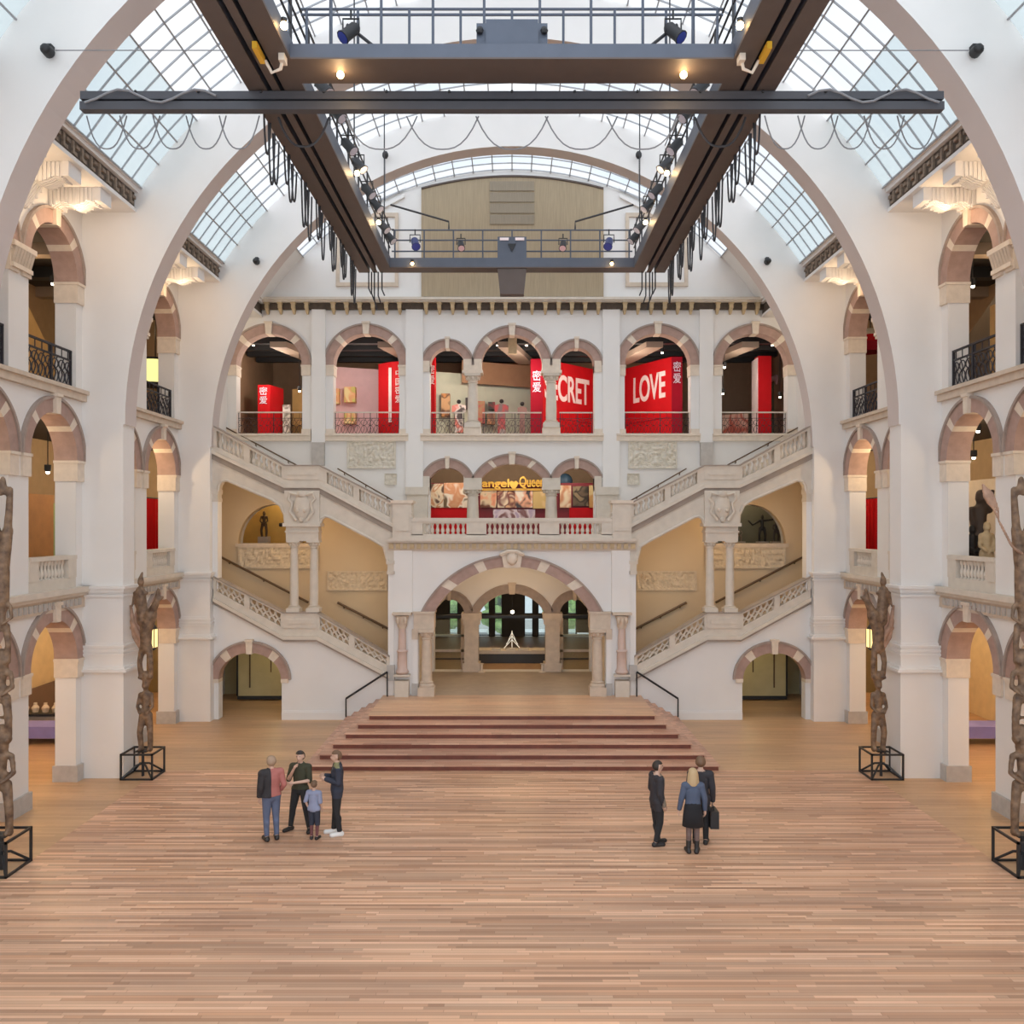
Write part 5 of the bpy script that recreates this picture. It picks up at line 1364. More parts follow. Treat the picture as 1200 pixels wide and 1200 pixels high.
# ================================================================== gantry
GZ = 14.78
t = thing('lighting_gantry', 'big steel lighting gantry hanging from the glass roof', 'gantry')
GANTRY = t
def ibeam(mb, x0, x1, y0, y1, z0, z1, fl=.04):
    mb.box(x0, x1, y0, y1, z0, z0 + fl, 1); mb.box(x0, x1, y0, y1, z1 - fl, z1)
    if abs(x1 - x0) < abs(y1 - y0): c = (x0 + x1) / 2; w = abs(x1 - x0) * .3; mb.box(c - w, c + w, y0, y1, z0 + fl, z1 - fl)
    else: c = (y0 + y1) / 2; w = abs(y1 - y0) * .3; mb.box(x0, x1, c - w, c + w, z0 + fl, z1 - fl)
for s, sd in SIDES:
    for a, b, nm in ((3.80, 4.17, 'inner_girder'), (4.50, 4.84, 'outer_girder')):
        mb = MB(); mb.box(s * a, s * b, 9.0, 28.1, GZ, GZ + .05, 1); mb.box(s * a, s * b, 9.0, 28.1, GZ + .05, GZ + .38)
        obj(nm, mb, [STEEL, STEELU], t)
    mb = MB(); mb.box(s * 4.26, s * 4.40, 9.0, 28.1, GZ + .0, GZ + .04, 1); mb.box(s * 4.31, s * 4.35, 9, 28.1, GZ + .04, GZ + .25); mb.box(s * 4.17, s * 4.5, 9, 28.1, GZ + .25, GZ + .30)
    obj('track_rail', mb, [STEEL, STEELU], t)
    # railing on the inner girder
    mb = MB()
    for zz in (.38, .70, 1.0): mb.tube([(s * 3.85, 9, GZ + .38 + zz - .0), (s * 3.85, 28.0, GZ + .38 + zz)], .022, 5)
    obj('side_railing', mb, STEELD, t)
    for i in range(14):
        y = 10 + i * 1.36; mb = MB(); mb.tube([(s * 3.85, y, GZ + .38), (s * 3.85, y, GZ + 1.38)], .025, 5); obj('railing_post', mb, STEELD, t)
for y0, y1, h, nm in ((15.2, 16.05, .26, 'front_cross_girder'), (27.55, 28.1, .31, 'rear_cross_girder')):
    mb = MB(); mb.box(-3.8, 3.8, y0, y1, GZ, GZ + .03, 1); mb.box(-3.8, 3.8, y0, y1, GZ + .03, GZ + h); obj(nm, mb, [STEEL, STEELU], t)
    nm2 = nm.split('_')[0]
    yy = y1 - .06
    mb = MB()
    for zz in ((.95, 1.05) if nm2 == 'front' else (.35, .7, 1.02)): mb.tube([(-3.8, yy, GZ + h + zz), (3.8, yy, GZ + h + zz)], .024, 6)
    obj(nm2 + '_railing', mb, STEEL, t)
    for i in range(9):
        x = -3.7 + 7.4 * i / 8
        mb = MB(); mb.tube([(x, yy, GZ + h), (x, yy, GZ + h + 1.03)], .026, 6); obj('railing_post', mb, STEEL, t)
for x in (-4.0, -3.25, -2.35, -1.42, -.5, .5, 1.42, 2.35, 3.25, 4.0):
    mb = MB(); zt = VC + math.sqrt(VR ** 2 - x * x) - .05; mb.tube([(x, 15.95, GZ + .3), (x, 15.95, zt)], .028, 6); obj('hanger_rod', mb, STEEL, t)
for s, sd in SIDES:
    for y in (12.6, 19.5, 22.5, 27.8):
        mb = MB(); zt = VC + math.sqrt(VR ** 2 - 16) - .05; mb.tube([(s * 4.0, y, GZ + .38), (s * 4.0, y, zt)], .02, 6); obj('hanger_rod', mb, STEELD, t)
# runway beam below
mb = MB(); yb0, yb1 = 16.25, 16.38; zb0 = 14.41
mb.box(-7.92, 7.92, yb0, yb1 + .06, zb0, zb0 + .15, 0); mb.box(-7.92, 7.92, yb0 + .1, yb1, zb0 + .15, zb0 + .20, 1); mb.box(-7.92, 7.92, yb0 + .02, yb1 + .06, zb0 + .20, zb0 + .345, 0)
for q in range(13): mb.ball((-6.9 + 1.15 * q, yb0 + .01, zb0 + .33), .03, 6, 1)
obj('runway_beam', mb, [mat('runway_dark_grey', (.062, .062, .072), .5), BLACK], t)
# machine boxes
mb = MB(); mb.box(-.62, .62, 15.5, 16.0, GZ + .26, GZ + .78); mb.box(-.46, .46, 15.55, 16.0, GZ + .78, GZ + .88); mb.box(-.46, .46, 15.46, 15.5, GZ + .3, GZ + .68); obj('winch_cabinet', mb, STEEL, t)
for x in (-.56, .56):
    mb = MB(); mb.ball((x, 15.44, GZ + .62), .07, 8); obj('cabinet_pulley', mb, BLACK, t)
mb = MB(); mb.box(-.45, .45, 27.6, 28.05, GZ + .31, GZ + .98); mb.box(-.38, -.1, 27.56, 27.6, GZ + .86, GZ + .94, 1); mb.box(.1, .38, 27.56, 27.6, GZ + .86, GZ + .94, 1); mb.prism([(-.12, GZ + .75), (.12, GZ + .75), (.0, GZ + .5)], 27.55, 27.6, m=2); obj('rear_cabinet', mb, [STEEL, WHITEP, BLACK], t)
mb = MB(); zq = CH + (HZ - 347) * 27.9 / FOC
mb.loft([(-.45, 27.6, GZ), (.45, 27.6, GZ), (.45, 28.05, GZ), (-.45, 28.05, GZ)], [(-.37, 27.65, zq), (.37, 27.65, zq), (.37, 28.0, zq), (-.37, 28.0, zq)]); obj('counterweight_hood', mb, STEELU, t)
# festoon cables
def loop(w, h, r, ax, n=12):
    b = MB(); P = []
    for i in range(n + 1):
        f = i / n; q = (f - .5) * w; z = -h * (1 - abs(2 * f - 1) ** 2.6)
        P.append((q, 0, z) if ax == 'x' else (0, q, z))
    b.tube(P, r, 5)
    return b.mesh('cable_loop', CABLE if r > .02 else CABLEG, True)
LA = [loop(.46, h, .021, 'y') for h in (.75, .95, 1.15)]
for s, sd in SIDES:
    for i in range(21):
        link('cable_loop', LA[(i * 7 + (i % 4)) % 3], t, (s * (4.80 + .05 * (i % 3)), 17.4 + i * .51, GZ + .04))
LB = loop(.75, .62, .014, 'x'); LC = loop(1.35, .62, .014, 'x')
for s, sd in SIDES:
    for i in range(5): link('cable_loop', LB, t, (s * (5.1 + .62 * i), 16.6, zb0 + .04))
    link('cable_loop', loop(.95, .55, .022, 'x'), t, (s * 3.9, 16.62, zb0 + .02))
    mb = MB(); mb.tube([(s * (5.4 + .2 * q), 16.2, zb0 + .22 + .12 * math.sin(q * .9)) for q in range(13)], .022, 6); obj('draped_cable', mb, CABLEG, t, smooth=True)
for x in (-2.45, -1.3, 0, 1.3, 2.45): link('cable_loop', LC, t, (x, 16.62, zb0 + .04))
for s, sd in SIDES:
    mb = MB(); mb.box(s * 4.20, s * 4.28, 14.6, 15.1, GZ - .14, GZ - .02); obj('yellow_clamp', mb, YELLOW, t)
    mb = MB(); mb.box(s * 3.85, s * 3.95, 15.0, 15.2, GZ - .12, GZ); mb.tube([(s * 4.2, 15.1, GZ - .08), (s * 4.1, 15.15, GZ - .26), (s * 3.95, 15.15, GZ - .2), (s * 3.9, 15.1, GZ - .05)], .03, 6); obj('white_hose', mb, CREAM, t, smooth=True)
    for q, (dx, l) in enumerate(((0, .75), (.12, 1.0), (.24, 1.2), (.33, .9), (.42, .7))):
        mb = MB(); mb.tube([(s * (4.1 + dx), 28.0, GZ), (s * (4.1 + dx), 28.0, GZ - l * .75), (s * (4.1 + dx - .08), 28.0, GZ - l)], .022, 5); obj('hanging_tail', mb, CABLE, t)
# spotlights and bulbs on the gantry
def spot(loc, aim, label, cols, sc_=1.0, group='stage spotlights on the gantry'):
    t = thing('stage_spotlight', label, 'spotlight', group)
    p = Vector(loc); d = Vector(aim).normalized()
    mb = MB(); mb.tube([p - d * .16 * sc_, p - d * .1 * sc_, p + d * .14 * sc_, p + d * .2 * sc_], [.06 * sc_, .10 * sc_, .10 * sc_, .12 * sc_], 10); hs = obj('housing', mb, cols[0], t, smooth=True)
    mb = MB(); mb.tube([p + d * .2 * sc_, p + d * .205 * sc_], .10 * sc_, 10); obj('lens', mb, cols[1], hs)
    mb = MB(); mb.tube([p + Vector((-.13 * sc_, 0, 0)), p + Vector((-.13 * sc_, 0, .2 * sc_)), p + Vector((.13 * sc_, 0, .2 * sc_)), p + Vector((.13 * sc_, 0, 0))], .018, 5); mb.tube([p + Vector((0, 0, .2 * sc_)), p + Vector((0, 0, .34 * sc_))], .02, 5); obj('yoke', mb, BLACK, t)
BLUE = mat('blue_gel', (.05, .07, .35), .4)
LENS = mat('pale_lens', (.6, .6, .7), .2)
for s, sd in SIDES:
    for i in range(8):
        y = 17.4 + 1.35 * i
        spot((s * 3.72, y, GZ + .62 + .12 * (i % 2)), (-s * .7, -.2, -.8), f'{ORD[i]} spotlight from the front along the {sd} gantry girder', [BLACK if i % 3 else STEELD, LENS], 1.1)
    spot((s * 3.0, 27.45, GZ + .75), (-s * .2, -.6, -.7), f'blue-lensed spotlight on the rear gantry railing, outer {sd}', [mat('navy_housing', (.04, .05, .16), .5), BLUE], 1.2)
    spot((s * 1.58, 27.45, GZ + .68), (-s * .1, -.6, -.7), f'white-fronted spotlight on the rear gantry railing, inner {sd}', [BLACK, PINKW], 1.0)
    spot((s * 2.85, 15.7, GZ + .75), (s * .5, -.3, -.6), f'black spotlight behind the front gantry railing on the {sd}', [BLACK, BLUE], 1.1)
    mb = MB(); mb.tube([(s * 2.2, 15.85, GZ + .35), (s * 2.95, 15.85, GZ + .95)], .03, 6); obj('diagonal_brace', mb, STEELD, GANTRY)
    mb = MB(); mb.tube([(s * 3.75, 27.4, GZ + 1.9), (s * 1.95, 27.4, GZ + 1.38), (s * 1.95, 27.4, GZ + 1.15)], .03, 6); obj('spot_boom', mb, STEELD, GANTRY)
    for i, (x, y, z, nm) in enumerate(((3.02, 15.62, GZ - .06, 'under the front gantry girder'), (3.70, 14.4, GZ + .12, 'at the front corner of the gantry'), (3.70, 21.2, GZ + .42, 'mid-way along the gantry girder'), (3.70, 24.6, GZ + .40, 'towards the rear of the gantry girder'), (3.08, 27.4, GZ + .08, 'on the rear gantry girder'))):
        t = thing('gantry_lamp', f'small glowing warm lamp {nm} on the {sd}', 'lamp', 'small warm lamps on the gantry')
        mb = MB(); mb.ball((s * x, y, z), .065 if i != 4 else .05, 10); obj('bulb', mb, BULB, t, smooth=True)
        mb = MB(); mb.lathe([(.03, .05), (.05, .08), (.05, .12)], (s * x, y, z), 8); obj('holder', mb, BLACK, t)
# tension wires and black fittings on the arches
for s, sd in SIDES:
    for (px, py, Y, nm) in ((542, 62, 16.9, 'near'), (299, 307, 30.6, 'far')):
        x = s * px * Y / FOC; z = CH + (HZ - py) * Y / FOC
        t = thing('wall_loudspeaker', f'small round black fitting on the {nm} arch at the {sd}', 'fitting')  # plain black fitting, purpose unknown
        mb = MB(); mb.tube([(x, Y - .16, z), (x, Y, z)], [.10, .11], 12); mb.ball((x, Y - .14, z), .1, 10); obj('body', mb, BLACK, t, smooth=True)
        mb = MB(); mb.box(x - .05, x + .05, Y - .04, Y + .12, z + .04, z + .16); obj('bracket', mb, BLACK, t)
    x, Y = s * 148 * 30.6 / FOC, 30.6; z = CH + (HZ - 183) * Y / FOC
    t = thing('wall_loudspeaker', f'small black fitting with a cord near the far arch crown on the {sd}', 'fitting')
    mb = MB(); mb.ball((x, Y - .1, z), (.11, .12, .14), 10); obj('body', mb, BLACK, t, smooth=True)
    mb = MB(); mb.tube([(x, Y - .1, z), (x, Y - .1, z - 1.6)], .008, 4); obj('cord', mb, CABLEG, t)
    Y = 16.85; z = CH + (HZ - 59) * Y / FOC
    mb = MB(); mb.tube([(s * 535 * Y / FOC, Y, z), (s * 4.84, 15.9, 15.3)], .010, 5); obj('tension_wire', mb, CABLEG, None, f'thin tension wire from the near arch to the gantry on the {sd}', 'wire')
# ================================================================== carved poles on cages
def cage(x0, x1, y0, y1, h, label):
    t = thing('steel_cage_plinth', label, 'plinth')
    r = .022
    for nm, zz in (('bottom_frame', r), ('top_frame', h - r)):
        mb = MB()
        for (a, b) in (((x0, y0), (x1, y0)), ((x1, y0), (x1, y1)), ((x1, y1), (x0, y1)), ((x0, y1), (x0, y0))):
            mb.box(min(a[0], b[0]) - r, max(a[0], b[0]) + r, min(a[1], b[1]) - r, max(a[1], b[1]) + r, zz - r, zz + r)
        obj(nm, mb, BLACK, t)
    for x in (x0, x1):
        for y in (y0, y1):
            mb = MB(); mb.box(x - r, x + r, y - r, y + r, 0, h); obj('corner_post', mb, BLACK, t)
    cx, cy = (x0 + x1) / 2, (y0 + y1) / 2
    for (x, y) in ((x0, y0), (x1, y0), (x0, y1), (x1, y1)):
        mb = MB(); mb.tube([(x, y, r), (cx + (x - cx) * .3, cy + (y - cy) * .3, h * .45), (cx, cy, h * .5)], r * 1.3, 6); obj('brace', mb, BLACK, t)
    mb = MB(); mb.tube([(cx, cy, .0), (cx, cy, h)], .04, 8); mb.box(cx - .15, cx + .15, cy - .15, cy + .15, h - .03, h + .005); mb.box(cx - .02, cx + .02, y0, y1, h - .03, h - .005); obj('centre_tube', mb, BLACK, t)
    return cx, cy
def carved(s, cx, cy, parts, voxel, name, label, wing=None, sm=3):
    t = thing(name, label, 'pole')
    mb = MB()
    for p, q, ra, rb in parts:
        mb.capsule((cx - s * p[0], cy + p[1], p[2]), (cx - s * q[0], cy + q[1], q[2]), ra * .84, rb * .84, 9)
    link('figures', remeshed(mb, voxel, sm, .4), t).data.materials.append(CARVE)
    if wing:
        mb = MB()
        for p, q, ra, rb in wing: mb.capsule((cx - s * p[0], cy + p[1], p[2]), (cx - s * q[0], cy + q[1], q[2]), ra, rb, 8)
        link('openwork_wing', remeshed(mb, voxel * .9, 2, .4), t).data.materials.append(mat('carved_red_brown_wood', (.36, .22, .15), .65, var=.35, scale=5, bump=.3))
    return t
for s, sd in SIDES:
    # far pole
    cx, cy = cage(s * 9.58, s * 10.41, 23.62, 24.45, .70, f'black open steel cage under the far carved pole on the {sd}') if s > 0 else cage(-10.41, -9.58, 23.0 + .62, 24.45, .70, f'black open steel cage under the far carved pole on the {sd}')
    ox = .10
    P = figure(.72, 1.95, x0=ox - .02, w=.72)
    P += [((ox, 0, 2.55), (ox - .02, 0, 2.75), .13, .12)]
    P += figure(2.66, 1.75, lean=-.0, x0=ox - .02, arms=False, w=.85)[:6]
    P += [((ox - .02, 0, 3.45), (ox - .02, 0, 3.95), .17, .2), ((ox - .02, 0, 3.95), (ox + .1, 0, 4.35), .2, .22), ((ox + .1, 0, 4.35), (ox + .28, -.05, 4.70), .15, .11), ((ox + .28, -.05, 4.70), (ox + .34, -.05, 5.05), .10, .06), ((ox + .28, -.05, 4.70), (ox + .45, -.05, 4.85), .08, .05),
          ((ox - .1, 0, 4.2), (ox - .14, 0, 4.62), .2, .17), ((ox - .14, 0, 4.62), (ox - .17, 0, 5.0), .18, .16), ((ox - .33, 0, 4.95), (ox + .0, 0, 4.95), .06, .06), ((ox - .16, 0, 5.0), (ox - .15, 0, 5.15), .07, .07), ((ox - .15, -.02, 5.24), (ox - .15, -.02, 5.34), .11, .09), ((ox - .14, -.0, 5.42), (ox - .12, 0, 5.5), .06, .04),
          ((ox - .32, 0, 4.95), (ox - .37, -.05, 4.6), .05, .04)]
    W = [((ox - .1, 0, 3.6), (ox - .36, 0, 4.1), .08, .07), ((ox - .36, 0, 4.1), (ox - .44, .02, 4.6), .07, .04), ((ox - .1, 0, 3.4), (ox - .34, .02, 3.75), .07, .06), ((ox - .34, .02, 3.75), (ox - .42, .02, 4.2), .06, .05), ((ox - .25, 0, 3.9), (ox - .42, .02, 4.0), .05, .05)]
    carved(s, cx, cy, P, .03, 'carved_ancestor_pole', f'tall carved brown wooden ancestor pole of stacked figures, far one on the {sd}', W)
    # near pole
    cx, cy = cage(*sorted((s * 9.73, s * 10.40)), 17.06, 17.95, .70, f'black open steel cage under the near carved pole on the {sd}')
    P = figure(.72, 2.0, x0=-.02, w=1.0) + figure(2.55, 1.75, x0=-.02, arms=True, w=1.05) + figure(4.1, 1.45, x0=0, w=1.05)
    P += [((-.0, 0, 2.4), (.0, 0, 2.75), .16, .15), ((0, 0, 4.0), (0, 0, 4.25), .15, .14), ((0, 0, 5.3), (0, 0, 5.9), .17, .18), ((0, 0, 5.9), (.12, 0, 6.7), .17, .12), ((.12, 0, 6.7), (.17, 0, 7.5), .10, .07), ((0, 0, 5.9), (-.18, 0, 7.3), .12, .07), ((.17, 0, 7.45), (-.1, 0, 7.4), .06, .05), ((.14, 0, 6.5), (-.1, 0, 6.6), .06, .06), ((.02, 0, 7.5), (.02, 0, 7.7), .10, .07)]
    for zz in (1.9, 3.0, 3.6): P.append(((-.2, -.02, zz), (.2, -.02, zz), .045, .045))
    W = None
    if s > 0:
        q = lambda px, py: (-(WX(px, 17.3) - cx), -.2, WZ(py, 17.3))
        W = [(q(1152, 568), q(1155, 580), .035, .05), (q(1155, 580), q(1160, 590), .06, .05), (q(1153, 570), q(1162, 578), .035, .04), (q(1162, 578), q(1167, 590), .045, .035), (q(1158, 580), q(1164, 589), .03, .04), (q(1160, 590), q(1165, 597), .04, .03), (q(1167, 590), q(1170, 598), .035, .025), (q(1165, 597), q(1169, 606), .028, .025), (q(1170, 598), q(1171, 611), .025, .025), (q(1169, 606), q(1171, 611), .025, .025), (q(1160, 588), q(1168, 592), .03, .03), (q(1171, 611), q(1186, 640), .03, .03), (q(1186, 640), (.0, -.05, 6.2), .03, .05)]
    carved(s, cx, cy, P, .034, 'carved_ancestor_pole', f'tallest carved brown wooden ancestor pole, cut by the {sd} edge of the photo', W)

# ================================================================== people
SKIN = mat('skin', (.62, .40, .30), .55, var=.03)
HAIRD = mat('dark_hair', (.03, .022, .018), .6); HAIRB = mat('brown_hair', (.16, .09, .05), .6); HAIRG = mat('grey_blond_hair', (.36, .25, .17), .6); HAIRY = mat('blond_hair', (.50, .36, .20), .6)
EYE = mat('dark_eye', (.03, .02, .02), .3); LIP = mat('lips', (.45, .2, .17), .5)
def person(label, loc, yaw, H, J, clothes, hair, hairstyle='short', extra=None, child=False, sw=1.0, gird=1.0):
    """J overrides joint positions (in a 1.75 m frame, facing -y); clothes = list of (name, material, regions, thickness, test)"""
    k = H / 1.75
    D = dict(pel=(0, 0, .95), wai=(0, 0, 1.10), che=(0, 0, 1.30), nek=(0, .01, 1.46), nk2=(0, -.005, 1.53), hed=(0, -.015, 1.635))
    for e_, n in ((-1, 'r'), (1, 'l')):
        D['sh' + n] = (e_ * .185 * sw, .01, 1.41); D['el' + n] = (e_ * .235 * sw, .03, 1.13); D['wr' + n] = (e_ * .235 * sw, -.05, .89)
        D['hi' + n] = (e_ * .085, 0, .93); D['kn' + n] = (e_ * .10, -.02, .50); D['an' + n] = (e_ * .105, .03, .085)
        D['to' + n] = (e_ * .125, -.14, .035)
    D.update(J)
    V = {a: Vector(b) for a, b in D.items()}
    segs = []   # (p, q, ra, rb, region, flat)
    g = gird
    def S(a, b, ra, rb, reg, flat=1.0):
        segs.append((V[a] if isinstance(a, str) else Vector(a), V[b] if isinstance(b, str) else Vector(b), ra, rb, reg, flat))
    S('pel', 'wai', .155 * g, .140 * g, 'hip', .72); S('wai', 'che', .140 * g, .160 * g * sw, 'torso', .70)
    up = V['che'] + (V['nek'] - V['che']) * .55
    S('che', up, .160 * g * sw, .13 * sw, 'torso', .68)
    for n in 'rl':
        S(up, 'sh' + n, .09, .062 * g, 'torso'); S('sh' + n, 'el' + n, .056 * g, .043, 'uarm'); S('el' + n, 'wr' + n, .042, .029, 'farm')
        S('pel', 'hi' + n, .10, .098 * g, 'hip'); S('hi' + n, 'kn' + n, .092 * g, .060, 'thigh'); S('kn' + n, 'an' + n, .058, .038, 'shin')
        kn, an, to = V['kn' + n], V['an' + n], V['to' + n]
        S(kn + (an - kn) * .3 + Vector((0, .02, 0)), kn + (an - kn) * .45 + Vector((0, .015, 0)), .05, .045, 'shin')
        hl = an + (an - to) * .22; hl.z = .04
        S(hl, to, .042, .036, 'foot', 1); S('an' + n, hl, .04, .04, 'foot')
    S('nek', 'nk2', .058, .052, 'neck'); 
    h = V['hed']; fw = (h - V['nk2']); 
    S(h + Vector((0, .015, .015)), h + Vector((0, .0, .03)), .092, .090, 'head'); S(h + Vector((0, -.03, -.045)), h + Vector((0, -.025, -.075)), .066, .05, 'head'); S(h + Vector((0, -.05, .0)), h + Vector((0, -.06, -.04)), .05, .045, 'head')
    S(h + Vector((0, -.095, .012)), h + Vector((0, -.118, -.022)), .010, .016, 'nose')
    for e_ in (-1, 1): S(h + Vector((e_ * .09, .0, .01)), h + Vector((e_ * .092, .008, -.03)), .016, .012, 'ear')
    mb = MB()
    for p, q, ra, rb, reg, flat in segs: mb.capsule(p, q, ra, rb, 12, 0, flat)
    me = remeshed(mb, .0135 if not child else .015, 3, .45)
    nv = len(me.vertices); co = np.empty(nv * 3); me.vertices.foreach_get('co', co); co = co.reshape(-1, 3)
    nrm = np.empty(nv * 3); me.vertices.foreach_get('normal', nrm); nrm = nrm.reshape(-1, 3)
    best = np.full(nv, 1e9); reg = np.zeros(nv, int); names = []
    for p, q, ra, rb, rn, flat in segs:
        if rn not in names: names.append(rn)
        p_, d = np.array(p), np.array(q) - np.array(p); L = max(1e-9, d @ d)
        f = np.clip((co - p_) @ d / L, 0, 1); ds = np.linalg.norm(co - (p_ + f[:, None] * d), axis=1) / (ra + (rb - ra) * f)
        w = ds < best; best[w] = ds[w]; reg[w] = names.index(rn)
    polys = [tuple(p.vertices) for p in me.polygons]
    # hands: palm, four fingers and a thumb each
    hb = MB()
    def hand(n):
        wv, ev = V['wr' + n], V['el' + n]; d = (wv - ev).normalized(); e_ = -1 if n == 'r' else 1
        side = D.get('palm' + n, None)
        nrmv = Vector(side) if side else Vector((-e_, 0, 0)); nrmv = (nrmv - d * nrmv.dot(d)).normalized(); lat = d.cross(nrmv).normalized()
        if lat.y > 0 and not side: lat = -lat            # thumb side faces forward
        hb.capsule(wv - d * .02, wv + d * .085, .024, .030, 8)
        hb.capsule(wv + d * .05 + lat * .022, wv + d * .085 + lat * .024, .020, .018, 8); hb.capsule(wv + d * .05 - lat * .022, wv + d * .08 - lat * .024, .020, .017, 8)
        for i, (o, L) in enumerate(((.030, .074), (.010, .084), (-.010, .078), (-.030, .060))):
            a = wv + d * .09 + lat * o; b = a + d * L * .5 + nrmv * .010; c = b + d * L * .38 + nrmv * .028
            hb.capsule(a, b, .0095, .0088, 6); hb.capsule(b, c, .0088, .0072, 6)
        a = wv + d * .035 + lat * .03; b = a + d * .035 + lat * .028 + nrmv * .01; c = b + d * .034 + nrmv * .012
        hb.capsule(a, b, .012, .011, 6); hb.capsule(b, c, .0105, .008, 6)
    for n in 'rl': hand(n)
    base = len(co)
    V2 = [tuple(c) for c in co] + [tuple(v) for v in hb.v]
    F2_ = polys + [tuple(i + base for i in f) for f in hb.f]
    M2 = Matrix.Translation(Vector(loc)) @ Matrix.Rotation(yaw, 4, 'Z') @ Matrix.Scale(k, 4)
    t = thing('person', label, 'person')
    def put(name, v, f, m, smooth=True, par=None):
        q = bpy.data.meshes.new(name); q.from_pydata([tuple(M2 @ Vector(x)) for x in v], [], f)
        bm = bmesh.new(); bm.from_mesh(q); bmesh.ops.recalc_face_normals(bm, faces=bm.faces); bm.to_mesh(q); bm.free()
        q.materials.append(m); q.polygons.foreach_set('use_smooth', [smooth] * len(q.polygons))
        return link(name, q, par or t)
    bd = put('body', V2, F2_, SKIN)
    rid = {n: i for i, n in enumerate(names)}
    def shell(name, m, mask, th):
        idx = [f for f in polys if all(mask[i] for i in f)]
        if not idx: return
        used = sorted({i for f in idx for i in f}); mp = {u: i for i, u in enumerate(used)}; n = len(used)
        vo = [tuple(co[u] + nrm[u] * th) for u in used] + [tuple(co[u] - nrm[u] * .002) for u in used]
        fs = [tuple(mp[i] for i in f) for f in idx]
        ed = {}
        for f in fs:
            for a, b in zip(f, f[1:] + f[:1]): ed[(min(a, b), max(a, b))] = ed.get((min(a, b), max(a, b)), 0) + 1
        fs += [(a, b, b + n, a + n) for (a, b), c in ed.items() if c == 1]
        put(name, vo, fs, m)
    for (nm, m, regs, th, test) in clothes:
        mask = np.isin(reg, [rid[r] for r in regs if r in rid])
        if test is not None: mask &= test(co)
        shell(nm, m, mask, th)
    # hair
    hz = co[:, 2] - h.z; hy = co[:, 1] - h.y
    hm = np.isin(reg, [rid['head']])
    if hairstyle == 'bald':
        hm &= (hz < .05) & (hz > -.05) & (hy > .02)
    else:
        hm &= ((hz > .055) | (hy > .015 + np.clip(-hz, 0, 1) * .0)) & (hz > -.075)
    shell('hair', hair, hm, .016)
    if hairstyle == 'long':
        q = MB(); q.capsule(h + Vector((0, .05, .03)), h + Vector((0, .07, -.17)), .095, .10, 12, 0, .7); q.capsule(h + Vector((-.07, .02, .0)), h + Vector((-.085, .045, -.18)), .045, .045, 8); q.capsule(h + Vector((.07, .02, .0)), h + Vector((.085, .045, -.18)), .045, .045, 8)
        r = remeshed(q, .014, 3); 
        for v in r.vertices: v.co = M2 @ v.co
        r.materials.append(hair); link('long_hair', r, t)
    for e_ in (-1, 1):
        q = MB(); q.ball(h + Vector((e_ * .034, -.093, .018)), (.013, .008, .008), 8); put('eye', q.v, q.f, EYE, par=bd)
    q = MB(); q.ball(h + Vector((0, -.092, -.062)), (.024, .008, .007), 8); put('mouth', q.v, q.f, LIP, par=bd)
    if extra: extra(put, V, shell, co, reg, rid)
    return t, M2, V
def floorpos(px, py):
    Y = CH * FOC / (py - HZ); return ((px - 600) * Y / FOC, Y, 0)
JEANS = mat('blue_jeans', (.10, .125, .20), .8, var=.12); PINKS = mat('faded_red_shirt', (.42, .15, .13), .8); DARKV = mat('charcoal_vest', (.03, .027, .03), .8)
KHAKI = mat('dark_olive_tee', (.045, .045, .025), .85); BLKP = mat('black_trousers', (.02, .02, .022), .85); NAVY = mat('navy_blazer', (.03, .035, .055), .8)
SHOE = mat('black_shoes', (.02, .018, .018), .5); WSHOE = mat('white_sneakers', (.75, .74, .72), .6); LBLUE = mat('light_blue_shirt', (.25, .28, .40), .8); GREYC = mat('dark_grey_coat', (.032, .03, .036), .8); GREYB = mat('grey_brown_coat', (.26, .215, .165), .85)
DENIM = mat('blue_grey_jacket', (.075, .10, .16), .8); SKIRT = mat('black_skirt', (.015, .015, .018), .9); TIGHT = mat('sheer_black_tights', (.16, .11, .10), .6); MAROON = mat('maroon_trousers', (.16, .06, .06), .8)
def arm_hang(f=0.0): return {}
# 1 man in jeans
person('person in a faded red shirt with one charcoal side and blue jeans', floorpos(318, 984), R_(-150), 1.80, dict(elr=(-.25, .05, 1.14), wrr=(-.20, -.14, .98), kn_='', ) if False else dict(elr=(-.25, .06, 1.14), wrr=(-.19, -.10, .95)),
       [('jeans', JEANS, ('hip', 'thigh', 'shin'), .014, lambda c: c[:, 2] > .07), ('shirt', PINKS, ('torso', 'uarm', 'hip', 'farm'), .018, lambda c: (c[:, 2] > .93) & ((abs(c[:, 0]) < .2) | (c[:, 2] > 1.0))), ('shoes', SHOE, ('foot',), .012, None),
        ('dark_jacket', DARKV, ('torso', 'uarm', 'farm', 'hip'), .032, lambda c: (c[:, 0] > .03) & (c[:, 2] > .92))], HAIRG, gird=1.12)
# 2 man in dark t-shirt, arms crossed, hand at chin
person('person in a dark olive t-shirt and black trousers with one hand at the chin', floorpos(352, 974), R_(-12), 1.78,
       dict(hir=(-.09, 0, .93), knr=(-.17, -.01, .50), anr=(-.24, .02, .085), tor=(-.31, -.14, .035), knl=(.15, -.03, .50), anl=(.20, .02, .085), tol=(.25, -.14, .035),
            elr=(-.24, -.07, 1.14), wrr=(-.06, -.20, 1.40), ell=(.24, -.05, 1.13), wrl=(-.03, -.24, 1.12), palmr=(1, .3, 0), palml=(0, 1, 0)),
       [('trousers', BLKP, ('hip', 'thigh', 'shin'), .016, lambda c: c[:, 2] > .06), ('t_shirt', KHAKI, ('torso', 'uarm', 'hip'), .018, lambda c: c[:, 2] > .93), ('shoes', SHOE, ('foot',), .012, None)], HAIRD)
